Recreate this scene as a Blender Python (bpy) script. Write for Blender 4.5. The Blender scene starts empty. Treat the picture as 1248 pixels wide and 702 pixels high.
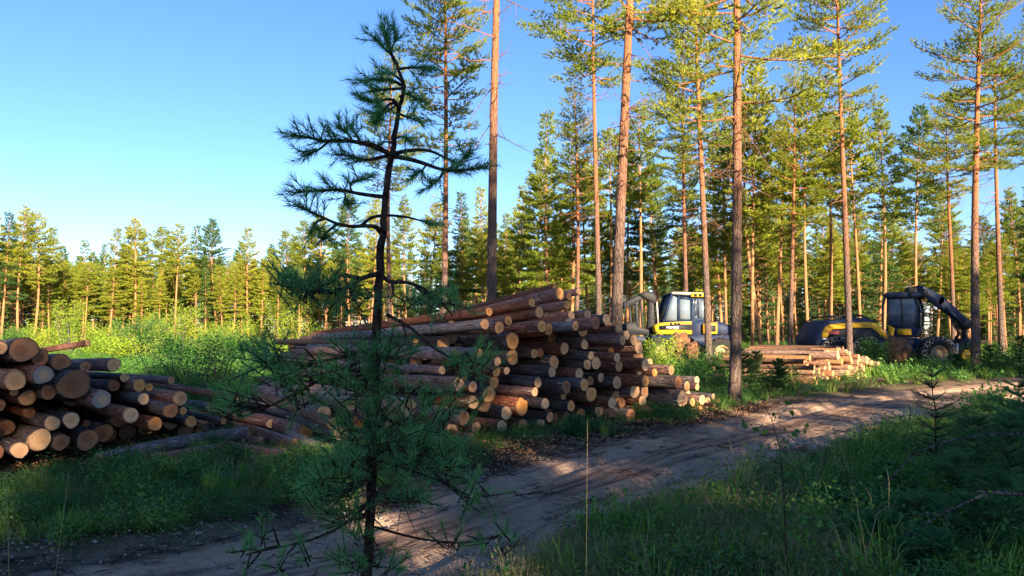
import bpy, math, random
import numpy as np
from mathutils import Vector, Matrix, Quaternion
R = math.radians
random.seed(7); rng = np.random.default_rng(7)
S = bpy.context.scene
COL = S.collection

# ------------------------------------------------------------------ camera
F = 901.3; CX = 624.0; CY = 351.0; CAMH = 1.6; PITCH = math.atan(54/F)
cam = bpy.data.objects.new('camera', bpy.data.cameras.new('camera')); COL.objects.link(cam)
cam.data.sensor_width = 36; cam.data.lens = 26.0; cam.data.clip_end = 4000; cam.data.clip_start = 0.05
cam.location = (0, 0, CAMH); cam.rotation_euler = (R(90)+PITCH, 0, 0); S.camera = cam
cp, sp = math.cos(PITCH), math.sin(PITCH)
def ray(px, py):
    x = px-CX; u = CY-py
    return Vector((x, F*cp-u*sp, F*sp+u*cp))
def at(px, py, Y):
    d = ray(px, py); return Vector((0, 0, CAMH)) + d*(Y/d.y)
def ground_at(px, py, z=0.0):
    d = ray(px, py); return Vector((0, 0, CAMH)) + d*((z-CAMH)/d.z)

# ------------------------------------------------------------------ helpers
def mesh_np(name, verts, faces, mats=(), midx=None, smooth=False, uv=None):
    """faces: list of int arrays (n,3) / (n,4)"""
    me = bpy.data.meshes.new(name)
    verts = np.asarray(verts, dtype=np.float32)
    fl = [np.asarray(f, dtype=np.int32) for f in faces if len(f)]
    tot = np.concatenate([f.ravel() for f in fl]); n = np.concatenate([np.full(len(f), f.shape[1], dtype=np.int32) for f in fl])
    me.vertices.add(len(verts)); me.vertices.foreach_set('co', verts.ravel())
    me.loops.add(len(tot)); me.loops.foreach_set('vertex_index', tot)
    me.polygons.add(len(n)); st = np.concatenate([[0], np.cumsum(n)[:-1]]).astype(np.int32)
    me.polygons.foreach_set('loop_start', st); me.polygons.foreach_set('loop_total', n)
    for m in mats: me.materials.append(m)
    if midx is not None: me.polygons.foreach_set('material_index', np.asarray(midx, dtype=np.int32))
    if uv is not None:
        l = me.uv_layers.new(name='UVMap'); l.data.foreach_set('uv', np.asarray(uv, dtype=np.float32)[tot].ravel())
    me.update(calc_edges=True)
    if smooth: me.polygons.foreach_set('use_smooth', np.ones(len(n), dtype=bool))
    me.validate()
    return me
class MB:
    def __init__(s): s.v = []; s.q = []; s.t = []; s.n = 0
    def add(s, v, q=(), t=()):
        v = np.asarray(v, float).reshape(-1, 3)
        if len(q): s.q.append(np.asarray(q, int).reshape(-1, 4)+s.n)
        if len(t): s.t.append(np.asarray(t, int).reshape(-1, 3)+s.n)
        s.v.append(v); s.n += len(v)
    def box(s, c, d, rot=None):
        c = np.array(c, float); d = np.array(d, float)/2
        v = np.array([[x, y, z] for x in (-1, 1) for y in (-1, 1) for z in (-1, 1)], float)*d
        if rot is not None: v = v@np.array(rot.to_matrix() if hasattr(rot, 'to_matrix') else rot).T
        s.add(v+c, [[0, 1, 3, 2], [4, 6, 7, 5], [0, 4, 5, 1], [2, 3, 7, 6], [0, 2, 6, 4], [1, 5, 7, 3]])
    def prism(s, poly, y0, y1, bev=0.0):
        """polygon in x,z (ccw seen from -y), extruded y0..y1, with an optional bevel on both faces"""
        p = np.array(poly, float); n = len(p); c = p.mean(0)
        rings = []
        if bev > 0:
            def ins(q):
                return c+(q-c)*(1-bev/np.maximum(np.linalg.norm(q-c, axis=1, keepdims=True), 1e-3)*1.2)
            rings = [(ins(p), y0), (p, y0+bev), (p, y1-bev), (ins(p), y1)]
        else: rings = [(p, y0), (p, y1)]
        v = []
        for q, y in rings: v += [[a, y, b] for a, b in q]
        k = len(rings); b = s.n; s.v.append(np.array(v)); s.n += len(v)
        for r in range(k-1):
            s.q.append(np.array([[b+r*n+i, b+r*n+(i+1) % n, b+(r+1)*n+(i+1) % n, b+(r+1)*n+i] for i in range(n)]))
        for r, fl in ((0, 1), (k-1, 0)):
            cc = np.array([[c[0], rings[r][1], c[1]]]); ci = s.n; s.v.append(cc); s.n += 1
            t = [[b+r*n+i, ci, b+r*n+(i+1) % n] if fl else [b+r*n+i, b+r*n+(i+1) % n, ci] for i in range(n)]
            s.t.append(np.array(t))
    def tube(s, pts, rad, sides=8, cap=True):
        pts = [Vector(p) for p in pts]; n = len(pts)
        rad = [rad]*n if np.isscalar(rad) else rad
        V = []; u = None
        for i, p in enumerate(pts):
            d = (pts[min(i+1, n-1)]-pts[max(i-1, 0)]).normalized()
            if u is None: u = d.orthogonal().normalized()
            else:
                u = (u-d*u.dot(d)); u = u.normalized() if u.length > 1e-6 else d.orthogonal().normalized()
            w = d.cross(u)
            for k in range(sides):
                a = 2*math.pi*k/sides; V.append(p+(u*math.cos(a)+w*math.sin(a))*rad[i])
        q = [[i*sides+k, i*sides+(k+1) % sides, (i+1)*sides+(k+1) % sides, (i+1)*sides+k] for i in range(n-1) for k in range(sides)]
        t = []
        if cap:
            V += [pts[0], pts[-1]]; a = n*sides
            t = [[a, (k+1) % sides, k] for k in range(sides)]+[[a+1, (n-1)*sides+k, (n-1)*sides+(k+1) % sides] for k in range(sides)]
        s.add([list(x) for x in V], q, t)
    def lathe(s, prof, c, axis='y', n=24):
        """prof: list (r, h) revolved about an axis through c"""
        V = []
        for r, h in prof:
            for k in range(n):
                a = 2*math.pi*k/n
                p = (r*math.cos(a), h, r*math.sin(a)) if axis == 'y' else (r*math.cos(a), r*math.sin(a), h)
                V.append([c[0]+p[0], c[1]+p[1], c[2]+p[2]])
        m = len(prof)
        s.add(V, [[i*n+k, i*n+(k+1) % n, (i+1)*n+(k+1) % n, (i+1)*n+k] for i in range(m-1) for k in range(n)])
    def mesh(s, name, mats, smooth=False):
        return mesh_np(name, np.concatenate(s.v), [np.concatenate(x) for x in (s.q, s.t) if x], mats, smooth=smooth)
    def build(s, name, mat, parent=None, smooth=False):
        o = bpy.data.objects.new(name, s.mesh(name, [mat], smooth)); COL.objects.link(o)
        if parent: o.parent = parent
        return o
def tag(o, label, cat, group=None, kind=None):
    o['label'] = label; o['category'] = cat
    if group: o['group'] = group
    if kind: o['kind'] = kind
    return o
def link(name, me, parent=None):
    o = bpy.data.objects.new(name, me); COL.objects.link(o)
    if parent: o.parent = parent
    return o
def empty(name, loc, rz=0):
    o = bpy.data.objects.new(name, None); o.empty_display_size = .2; COL.objects.link(o)
    o.location = loc; o.rotation_euler = (0, 0, rz); return o
ORD = ['', 'first', 'second', 'third', 'fourth', 'fifth', 'sixth', 'seventh', 'eighth', 'ninth', 'tenth', 'eleventh', 'twelfth', 'thirteenth',
       'fourteenth', 'fifteenth', 'sixteenth', 'seventeenth', 'eighteenth', 'nineteenth', 'twentieth']+['twenty-'+x for x in
       ('first', 'second', 'third', 'fourth', 'fifth', 'sixth', 'seventh', 'eighth', 'ninth')]+['thirtieth']+['thirty-'+x for x in
       ('first', 'second', 'third', 'fourth', 'fifth', 'sixth', 'seventh', 'eighth', 'ninth')]+['fortieth']+['forty-'+x for x in
       ('first', 'second', 'third', 'fourth', 'fifth', 'sixth', 'seventh', 'eighth', 'ninth')]+['fiftieth']+['fifty-'+x for x in
       ('first', 'second', 'third', 'fourth', 'fifth', 'sixth', 'seventh', 'eighth', 'ninth')]

# ------------------------------------------------------------------ materials
class NT:
    def __init__(s, name):
        s.m = bpy.data.materials.new(name); s.m.use_nodes = True; s.t = s.m.node_tree; s.t.nodes.clear()
        s.out = s.n('ShaderNodeOutputMaterial')
    def n(s, typ, **kw):
        x = s.t.nodes.new(typ)
        for k, v in kw.items():
            if k.startswith('_'): setattr(x, k[1:], v)
            else:
                sock = x.inputs[int(k[1:])] if k[0] == 'i' and k[1:].isdigit() else x.inputs[k]
                if hasattr(v, 'is_output') or isinstance(v, bpy.types.NodeSocket): s.t.links.new(v, sock)
                else: sock.default_value = v
        return x
    def noise(s, vec, scale, detail=4, rough=.6, w=None):
        x = s.n('ShaderNodeTexNoise', _noise_dimensions='4D' if w is not None else '3D', Scale=scale, Detail=detail, Roughness=rough, Vector=vec)
        if w is not None: s.t.links.new(w, x.inputs['W'])
        return x.outputs['Fac']
    def ramp(s, fac, stops):
        x = s.n('ShaderNodeValToRGB', Fac=fac); e = x.color_ramp.elements
        while len(e) < len(stops): e.new(.5)
        for i, (p, c) in enumerate(stops):
            e[i].position = p; e[i].color = (*c, 1) if len(c) == 3 else c
        return x.outputs['Color']
    def step(s, fac, a, b):
        return s.n('ShaderNodeMapRange', _clamp=True, Value=fac, i1=a, i2=b).outputs[0]
    def mix(s, f, a, b, mode='MIX'):
        x = s.n('ShaderNodeMix', _data_type='RGBA', _blend_type=mode)
        for v, k in ((f, 0), (a, 6), (b, 7)):
            if isinstance(v, bpy.types.NodeSocket): s.t.links.new(v, x.inputs[k])
            else: x.inputs[k].default_value = v if not isinstance(v, tuple) else (*v, 1)
        return x.outputs[2]
    def math(s, op, a, b=0.0):
        x = s.n('ShaderNodeMath', _operation=op, i0=a, i1=b); return x.outputs[0]
    def mapping(s, vec, scale=(1, 1, 1), loc=(0, 0, 0)):
        return s.n('ShaderNodeMapping', Vector=vec, Scale=scale, Location=loc).outputs[0]
    def bump(s, h, strength=.5, dist=.02):
        return s.n('ShaderNodeBump', Strength=strength, Distance=dist, Height=h).outputs[0]
    def bsdf(s, col, rough=.8, normal=None, spec=.3, **kw):
        x = s.n('ShaderNodeBsdfPrincipled', **{'Base Color': col if isinstance(col, bpy.types.NodeSocket) else (*col, 1), 'Roughness': rough, 'Specular IOR Level': spec}, **kw)
        if normal is not None: s.t.links.new(normal, x.inputs['Normal'])
        return x.outputs[0]
    def done(s, sh): s.t.links.new(sh, s.out.inputs['Surface']); return s.m
def coords(t): return t.n('ShaderNodeTexCoord').outputs['Object']
def rnd(t): return t.n('ShaderNodeObjectInfo').outputs['Random']

def foliage(name, c0, c1, c2, trans=.3, scale=.8, island=True, rough=.55, back=1.25):
    t = NT(name); g = t.n('ShaderNodeNewGeometry')
    f = t.noise(g.outputs['Position'], scale, 3)
    r = g.outputs['Random Per Island'] if island else rnd(t)
    a = t.math('ADD', t.math('MULTIPLY', f, .55), t.math('MULTIPLY', r, .28))
    a = t.math('ADD', a, t.math('MULTIPLY', rnd(t), .2))
    c = t.ramp(a, [(.28, c0), (.52, c1), (.78, c2)])
    d = t.bsdf(c, rough, spec=.25)
    tr = t.n('ShaderNodeBsdfTranslucent', Color=t.mix(1.0, c, (back, back*1.02, back*.5), 'MULTIPLY')).outputs[0]
    return t.done(t.n('ShaderNodeMixShader', i0=trans, i1=d, i2=tr).outputs[0])
M = {}
M['needles'] = foliage('pine_needles', (.09, .15, .015), (.22, .27, .026), (.40, .38, .045), .33, .5)
M['needles_cool'] = foliage('cool_pine_needles', (.03, .08, .025), (.07, .14, .03), (.14, .20, .045), .25, .5)
M['needles_young'] = foliage('young_pine_needles', (.05, .17, .07), (.10, .30, .10), (.19, .42, .12), .25, 3)
M['needles_spruce'] = foliage('spruce_needles', (.025, .10, .035), (.05, .17, .055), (.10, .26, .07), .2, 2)
M['leaf_lit'] = foliage('birch_leaves', (.12, .24, .02), (.26, .38, .035), (.50, .50, .06), .4, .4)
M['leaf_mid'] = foliage('weed_leaves', (.07, .15, .02), (.16, .25, .03), (.32, .36, .05), .35, .6)
M['leaf_green'] = foliage('green_leaves', (.03, .10, .02), (.06, .17, .03), (.13, .24, .04), .35, 1)
M['grass'] = foliage('grass_blades', (.065, .17, .022), (.16, .30, .04), (.38, .44, .10), .35, 1.2)
M['grass_mid'] = foliage('meadow_grass', (.06, .11, .02), (.13, .18, .035), (.26, .24, .07), .3, .6)
M['grass_dry'] = foliage('dry_grass', (.20, .15, .07), (.33, .26, .12), (.5, .42, .2), .3, 2)
M['heath'] = foliage('blueberry_leaves', (.022, .08, .018), (.06, .16, .035), (.17, .27, .055), .25, 1.5)
M['heather'] = foliage('heather_sprigs', (.08, .12, .035), (.20, .21, .08), (.50, .30, .26), .2, 3)

def bark_mat(name, z_lo, z_hi, plate=22, low=((.035, .028, .025), (.11, .08, .065)), up=((.20, .07, .03), (.40, .165, .075))):
    t = NT(name); c = coords(t); r = rnd(t); z = t.n('ShaderNodeSeparateXYZ', Vector=c).outputs[2]
    m = t.mapping(c, (1, 1, .28))
    n1 = t.noise(m, 14, 5, .7, r); n2 = t.noise(m, 45, 3, .6, r)
    v = t.n('ShaderNodeTexVoronoi', _feature='DISTANCE_TO_EDGE', Vector=t.mapping(t.n('ShaderNodeVectorMath', _operation='ADD', i0=c, i1=t.n('ShaderNodeVectorMath', _operation='SCALE', i0=t.n('ShaderNodeTexNoise', Vector=c, Scale=5.0).outputs['Color'], Scale=.12).outputs[0]).outputs[0], (1, 1, .35)), Scale=plate).outputs['Distance']
    crack = t.step(v, 0, .12)
    lo = t.mix(t.math('MULTIPLY', crack, n1), low[0], low[1]); lo = t.mix(t.step(n2, .55, .8), lo, (.17, .12, .10))
    hi = t.mix(n1, up[0], up[1]); hi = t.mix(t.step(n2, .58, .75), hi, (.5, .3, .16))
    h = t.step(t.math('ADD', z, t.math('MULTIPLY', t.noise(c, .9, 3, .6, r), 3.0)), z_lo+1.5, z_hi+1.5)
    col = t.mix(h, lo, hi)
    hh = t.math('ADD', t.math('MULTIPLY', crack, .6), n1)
    return t.done(t.bsdf(col, .9, t.bump(hh, .9, .03), .15))
M['bark_tree'] = bark_mat('pine_bark', 3.4, 9.5, low=((.05, .035, .03), (.19, .135, .11)), plate=10)
M['bark_far'] = bark_mat('pine_bark_far', -.5, 3.0, up=((.26, .115, .055), (.5, .26, .12)))
M['bark_young'] = bark_mat('young_bark', 40, 50, low=((.03, .018, .014), (.085, .05, .038)))
M['twig'] = bark_mat('dead_twig', 40, 50, low=((.05, .045, .045), (.16, .15, .15)))

def log_bark(name, dark, mid, light, flake):
    t = NT(name); c = coords(t); r = rnd(t)
    w = t.math('MULTIPLY', r, 37.0)
    m = t.mapping(c, (1, 1, 16))
    n1 = t.noise(m, 1.3, 5, .68, w); n2 = t.noise(t.mapping(c, (1, 1, 9)), 5, 4, .7, w); n3 = t.noise(t.mapping(c, (1, 1, 4)), 1.7, 3, .5, w)
    v = t.n('ShaderNodeTexVoronoi', _feature='DISTANCE_TO_EDGE', Vector=t.mapping(c, (1, 1, 11)), Scale=3.2).outputs['Distance']
    crack = t.step(v, 0, .10)
    col = t.ramp(n1, [(.3, dark), (.5, mid), (.72, light)])
    col = t.mix(t.math('MULTIPLY', t.step(r, .2, .9), .5), col, mid)
    col = t.mix(t.math('MULTIPLY', t.math('SUBTRACT', 1, crack), .65), col, (.02, .014, .012))
    col = t.mix(t.step(n2, .60, .68), col, flake)
    col = t.mix(t.step(n3, .655, .67), col, (.66, .54, .38))
    hh = t.math('ADD', t.math('MULTIPLY', crack, .5), t.math('ADD', n2, n1))
    wv = t.n('ShaderNodeTexWhiteNoise', _noise_dimensions='1D', W=t.math('MULTIPLY', r, 91.7)).outputs['Value']
    col = t.n('ShaderNodeHueSaturation', Color=col, Value=t.math('ADD', .62, t.math('MULTIPLY', wv, .7)), Saturation=t.math('ADD', .75, t.math('MULTIPLY', r, .4))).outputs[0]
    return t.done(t.bsdf(col, .85, t.bump(hh, 1.0, .035), .2))
M['log_red'] = log_bark('reddish_log_bark', (.17, .06, .04), (.50, .20, .125), (.66, .39, .28), (.62, .26, .11))
M['log_grey'] = log_bark('grey_log_bark', (.08, .058, .055), (.23, .17, .155), (.40, .32, .29), (.42, .2, .11))
M['log_pulp'] = log_bark('pulpwood_bark', (.20, .08, .045), (.48, .25, .14), (.66, .43, .27), (.58, .28, .13))
def end_mat(name, sap, heart, rim=None):
    t = NT(name); c = coords(t); r = rnd(t); w = t.math('MULTIPLY', r, 21.0)
    xy = t.n('ShaderNodeVectorMath', _operation='MULTIPLY', i0=c, i1=(1, 1, 0)).outputs[0]
    pith = t.n('ShaderNodeVectorMath', _operation='ADD', i0=xy, i1=t.n('ShaderNodeCombineXYZ', X=t.math('MULTIPLY', t.math('SUBTRACT', r, .5), .34), Y=t.math('MULTIPLY', t.math('SINE', w), .16)).outputs[0]).outputs[0]
    off = t.n('ShaderNodeVectorMath', _operation='LENGTH', i0=pith).outputs['Value']
    nz = t.noise(xy, 1.6, 3, .5, w)
    rad = t.math('ADD', off, t.math('MULTIPLY', t.math('SUBTRACT', nz, .5), .22))
    ring = t.math('MULTIPLY', t.math('ADD', t.math('SINE', t.math('MULTIPLY', rad, 44.0)), 1.0), .5)
    col = t.mix(t.step(rad, .42, .52), heart, sap)
    col = t.mix(t.math('MULTIPLY', ring, .42), col, tuple(x*.55 for x in heart))
    st = t.noise(t.mapping(xy, (1, 14, 1)), 1.6, 4, .7, w)          # saw marks
    col = t.mix(t.math('MULTIPLY', t.step(st, .5, .75), .3), col, tuple(x*.6 for x in sap))
    nd = t.n('ShaderNodeVectorMath', _operation='NORMALIZE', i0=pith).outputs[0]
    rad_c = t.noise(t.n('ShaderNodeVectorMath', _operation='ADD', i0=nd, i1=t.n('ShaderNodeVectorMath', _operation='SCALE', i0=xy, Scale=.12).outputs[0]).outputs[0], 7.0, 2, .4, w)
    ck = t.math('MULTIPLY', t.step(rad_c, .68, .72), t.math('SUBTRACT', 1.0, t.step(off, .35, .95)))
    col = t.mix(t.math('MULTIPLY', ck, .8), col, (.10, .05, .03))
    edge = t.step(t.math('ADD', off, t.math('MULTIPLY', t.math('SUBTRACT', t.noise(xy, 6, 3, .6, w), .5), .25)), .86, .99)
    col = t.mix(t.math('MULTIPLY', edge, .6), col, (.22, .10, .055))
    bl = t.noise(xy, 2.3, 3, .6, w)
    col = t.mix(t.math('MULTIPLY', t.step(bl, .55, .7), .5), col, (.30, .15, .07))
    if rim: col = t.mix(t.step(rad, .5, .8), col, rim)
    hv = t.math('ADD', st, t.math('MULTIPLY', ring, .2))
    hs = t.n('ShaderNodeHueSaturation', Color=col, Value=t.math('ADD', .78, t.math('MULTIPLY', r, .4)))
    return t.done(t.bsdf(hs.outputs[0], .75, t.bump(hv, .35, .006), .2))
M['end_tan'] = end_mat('tan_cut_wood', (.68, .36, .17), (.60, .28, .12))
M['end_pale'] = end_mat('pale_cut_wood', (.74, .43, .22), (.68, .36, .165))
M['end_orange'] = end_mat('orange_cut_wood', (.70, .33, .11), (.60, .24, .07))  # orange wood; on some ends the colour also carries sun dapple
M['end_brown'] = end_mat('brown_cut_wood', (.36, .16, .075), (.28, .11, .05))
M['end_blue'] = end_mat('blue_stained_cut_wood', (.34, .26, .19), (.55, .33, .17), (.27, .215, .18))

def plain(name, c, rough=.5, spec=.5, metal=0.0, dirt=.3, **kw):
    t = NT(name); n = t.noise(coords(t), 3.0, 4)
    col = t.mix(t.math('MULTIPLY', t.step(n, .45, .75), dirt), c, (.10, .075, .055))
    return t.done(t.bsdf(col, t.math('ADD', rough, t.math('MULTIPLY', n, .15)), spec=spec, Metallic=metal, **kw))
M['log_far'] = plain('gap_shaded_log_bark', (.13, .07, .045), .85, .2, dirt=.6)  # bark colour darkened to stand for shade in the stack gaps
M['end_dull'] = plain('gap_shaded_cut_wood', (.36, .19, .09), .85, .2, dirt=.4)  # recessed ends: tan wood with the gap shade put into its colour
M['navy'] = plain('navy_paint', (.007, .018, .055), .5, .2)
M['black'] = plain('black_steel', (.010, .012, .018), .55, .25)
M['yellow'] = plain('yellow_paint', (.66, .36, .015), .45, .3, dirt=.45)
M['rubber'] = plain('tyre_rubber', (.022, .021, .022), .85, .2)
M['glass'] = plain('cab_glass', (.13, .17, .22), .12, .8, dirt=.15)
M['glass_dark'] = plain('dark_cab_glass', (.03, .05, .09), .15, .6, dirt=.1)
M['steel'] = plain('worn_steel', (.32, .30, .28), .4, metal=.7)
M['rim'] = plain('rusty_rim', (.35, .24, .13), .6)
M['white'] = plain('white_lettering', (.8, .8, .8), .5, dirt=.05)
M['cream'] = plain('cream_roof', (.5, .42, .28), .5)
M['red'] = plain('red_lettering', (.6, .03, .06), .4, dirt=.05)
M['soil'] = plain('root_soil', (.16, .075, .04), .95, .1, dirt=.7)

# ------------------------------------------------------------------ terrain
# road edges in ground coordinates, taken along its length (near -> far)
LE = [(-9.0, 1.2), (-5.2, 3.7), (-3.17, 5.06), (-1.87, 6.13), (-.85, 7.4), (.87, 10.3), (3.9, 13.7), (6.3, 16.95), (10.9, 20.6), (17.5, 25.3), (27, 31.5), (45, 41)]
RE = [(-5.5, -2.2), (-2.2, 1.6), (-.3, 4.4), (.5, 5.9), (1.68, 6.9), (2.7, 8.0), (4.9, 10.6), (7.9, 13.4), (12.3, 17.0), (19.0, 21.0), (29, 27), (47, 36)]
def resample(P, n):
    P = np.array(P, float); d = np.concatenate([[0], np.cumsum(np.linalg.norm(np.diff(P, axis=0), axis=1))])
    # smooth (catmull style via dense interpolation then averaging)
    s = np.linspace(0, d[-1], n); q = np.stack([np.interp(s, d, P[:, k]) for k in range(2)], 1)
    for _ in range(int(n*.02)):
        q[1:-1] = (q[:-2]+2*q[1:-1]+q[2:])/4
    return q
NR = 500
LEs, REs = resample(LE, NR), resample(RE, NR)
CL = (LEs+REs)/2; HW = np.linalg.norm(LEs-REs, axis=1)/2
def road_uv(x, y):
    """signed across (-1..1 on the road) for arrays"""
    x = np.asarray(x, float).ravel(); y = np.asarray(y, float).ravel(); out = np.full(x.shape, 99.0); tt = np.zeros(x.shape)
    near = (np.abs(x) < 60) & (y > -8) & (y < 50)
    idx = np.where(near)[0]
    T = np.gradient(CL, axis=0); T /= np.linalg.norm(T, axis=1, keepdims=True)
    for a in range(0, len(idx), 20000):
        i = idx[a:a+20000]; P = np.stack([x[i], y[i]], 1)
        d = ((P[:, None, :]-CL[None, ::3, :])**2).sum(2); k = d.argmin(1)*3
        v = P-CL[k]; side = T[k, 0]*v[:, 1]-T[k, 1]*v[:, 0]
        out[i] = -side/HW[k]; tt[i] = k/NR
    return out, tt
def vnoise(x, y, s, seed=0):
    r = np.random.default_rng(seed); G = r.random((64, 64))
    u = np.asarray(x)/s; v = np.asarray(y)/s; i = np.floor(u).astype(int); j = np.floor(v).astype(int); fu = u-i; fv = v-j
    fu = fu*fu*(3-2*fu); fv = fv*fv*(3-2*fv); g = lambda a, b: G[a % 64, b % 64]
    return (g(i, j)*(1-fu)+g(i+1, j)*fu)*(1-fv)+(g(i, j+1)*(1-fu)+g(i+1, j+1)*fu)*fv-.5
def height(x, y):
    x = np.asarray(x, float).ravel(); y = np.asarray(y, float).ravel()
    a, _ = road_uv(x, y); aa = np.abs(a)
    dist = np.hypot(x, y)
    big = vnoise(x, y, 14, 1)*np.clip((dist-35)/60, 0, 1)*1.2
    # calm where the stacks stand
    calm = np.exp(-(((x+1.2)/6.5)**2+((y-13)/6.0)**2)**2)
    small = (vnoise(x, y, 1.1, 2)*.07+vnoise(x, y, .35, 3)*.045)*(1-.75*calm)
    rut = -.085*np.exp(-((aa-.42)/.11)**2)+.035*np.exp(-((aa-.27)/.06)**2)+.035*np.exp(-((aa-.58)/.06)**2)+.02*np.exp(-((a)/.2)**2)-.02*np.exp(-((a-.75)/.08)**2)
    on = np.clip((1.25-aa)/.3, 0, 1)
    h = small*(1-on)+(rut+vnoise(x, y, .5, 4)*.03+vnoise(x, y, .14, 8)*.02*(.4+aa.clip(0, 1)))*on
    h += np.where(aa < 1.7, .06*np.exp(-((aa-1.25)/.16)**2), 0)         # low shoulder
    # right-hand verge rises a little towards the camera
    h += np.where((a > 1.2) & (dist < 16), .16*np.clip((a-1.2)/2, 0, 1), 0)
    return h+big
def hz(x, y): return float(height([x], [y])[0])
def axis_pts(lo, hi, step, far, g=1.18):
    c = list(np.arange(lo, hi+1e-6, step)); s = step; a = c[0]; L = []
    while a > -far: s *= g; a -= s; L.append(a)
    s = step; b = c[-1]; U = []
    while b < far: s *= g; b += s; U.append(b)
    return np.array(L[::-1]+c+U)
xs = axis_pts(-9, 16, .13, 900); ys = axis_pts(2.0, 24, .13, 900)
XX, YY = np.meshgrid(xs, ys); ZZ = height(XX, YY).reshape(XX.shape)
nx, ny = len(xs), len(ys)
ii = (np.arange(ny-1)[:, None]*nx+np.arange(nx-1)[None, :]).ravel()
def ground_material():
    t = NT('forest_floor'); c = coords(t)
    n1 = t.noise(c, .35, 5); n2 = t.noise(c, 3.0, 6, .7); n3 = t.noise(c, 22, 4, .7)
    a = t.mix(t.step(n2, .4, .6), (.03, .05, .018), (.09, .062, .036))
    b = t.mix(t.math('MULTIPLY', t.step(n1, .45, .62), .6), a, (.10, .10, .035))
    col = t.mix(t.step(n3, .45, .7), b, (.20, .125, .075))
    e = t.n('ShaderNodeAttribute', _attribute_name='dirt').outputs['Fac']
    dirt = t.mix(n3, (.085, .055, .042), (.22, .15, .11))
    col = t.mix(t.step(t.math('ADD', e, t.math('MULTIPLY', t.math('SUBTRACT', n2, .5), .8)), .3, .7), col, dirt)
    return t.done(t.bsdf(col, .95, t.bump(t.math('ADD', n3, n2), .7, .04), .1))
me = mesh_np('ground', np.stack([XX.ravel(), YY.ravel(), ZZ.ravel()], 1), [np.stack([ii, ii+1, ii+nx+1, ii+nx], 1)], [ground_material()], smooth=True)
at_ = me.attributes.new('dirt', 'FLOAT', 'POINT'); ra, _ = road_uv(XX, YY)
at_.data.foreach_set('value', np.clip(1.6-np.abs(ra), 0, 1).astype(np.float32))
tag(link('ground', me), 'forest clearing floor of moss, litter and brown soil', 'ground', kind='structure')

def road_material():
    t = NT('sandy_track'); c = coords(t); uv = t.n('ShaderNodeUVMap').outputs[0]
    v = t.n('ShaderNodeSeparateXYZ', Vector=uv).outputs[1]          # across, -1..1
    n1 = t.noise(c, 1.3, 6, .65); n2 = t.noise(c, 9, 5, .7); n3 = t.noise(c, 60, 3, .7)
    ns = t.noise(t.mapping(uv, (.25, 3.2, 1)), 3.0, 5, .7)
    col = t.ramp(n1, [(.3, (.29, .17, .11)), (.5, (.50, .31, .205)), (.72, (.64, .44, .30))])
    tread = t.math('SUBTRACT', 1.0, t.step(t.math('ABSOLUTE', t.math('SUBTRACT', t.math('ABSOLUTE', v), .42)), .03, .22))
    col = t.mix(t.math('MULTIPLY', tread, .45), col, (.60, .43, .31))
    mid = t.math('SUBTRACT', 1.0, t.step(t.math('ABSOLUTE', v), .05, .3))
    col = t.mix(t.math('MULTIPLY', t.math('MULTIPLY', mid, t.step(ns, .4, .6)), .8), col, (.065, .042, .032))
    col = t.mix(t.math('MULTIPLY', t.step(ns, .52, .66), .75), col, (.075, .048, .037))
    edge = t.step(t.math('ADD', t.math('ABSOLUTE', v), t.math('MULTIPLY', t.math('SUBTRACT', n2, .5), .6)), .78, 1.0)
    col = t.mix(t.math('MULTIPLY', edge, .85), col, (.08, .052, .036))
    col = t.mix(t.math('MULTIPLY', t.step(n2, .6, .72), .5), col, (.07, .045, .03))
    col = t.mix(t.math('MULTIPLY', t.step(n3, .62, .7), .6), col, (.42, .34, .28))
    hh = t.math('ADD', t.math('MULTIPLY', n3, .35), t.math('ADD', n2, ns))
    uu = t.n('ShaderNodeSeparateXYZ', Vector=uv).outputs[0]
    chev = t.math('SINE', t.math('ADD', t.math('MULTIPLY', uu, 44.0), t.math('MULTIPLY', t.math('ABSOLUTE', t.math('SUBTRACT', t.math('ABSOLUTE', v), .42)), 26.0)))
    lug = t.math('MULTIPLY', t.math('MULTIPLY', t.step(chev, -.2, .5), tread), t.step(t.noise(c, 1.1, 3), .44, .56))
    hh = t.math('ADD', hh, t.math('MULTIPLY', lug, .55))
    return t.done(t.bsdf(col, .95, t.bump(hh, 1.0, .10), .1))
NA = 44
u = np.linspace(0, 1, 900); fr = np.interp(u, [0, .75, 1], [0, .62, 1.0])
k = fr*(NR-1); i0 = np.clip(k.astype(int), 0, NR-2); f = (k-i0)[:, None]
L_ = LEs[i0]*(1-f)+LEs[i0+1]*f; R_ = REs[i0]*(1-f)+REs[i0+1]*f
w_ = np.linspace(-.03, 1.03, NA)
P = L_[:, None, :]*(1-w_)[None, :, None]+R_[:, None, :]*w_[None, :, None]
jit = (vnoise(np.arange(900)*.1, np.zeros(900), 1.3, 5)*.35+vnoise(np.arange(900)*.1, np.zeros(900), .3, 6)*.15)
dirv = (R_-L_)/np.linalg.norm(R_-L_, axis=1, keepdims=True)
P += (dirv*jit[:, None])[:, None, :]*np.abs(w_*2-1)[None, :, None]**3
Z = height(P[..., 0], P[..., 1]).reshape(P.shape[:2])+.02-.06*(np.abs(w_*2-1)[None, :] > 1.0)
V = np.concatenate([P.reshape(-1, 2), Z.reshape(-1, 1)], 1)
ii = (np.arange(899)[:, None]*NA+np.arange(NA-1)[None, :]).ravel()
dl = np.concatenate([[0], np.cumsum(np.linalg.norm(np.diff((L_+R_)/2, axis=0), axis=1))])
UV = np.stack([np.repeat(dl, NA), np.tile(w_*2-1, 900)], 1)
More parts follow.
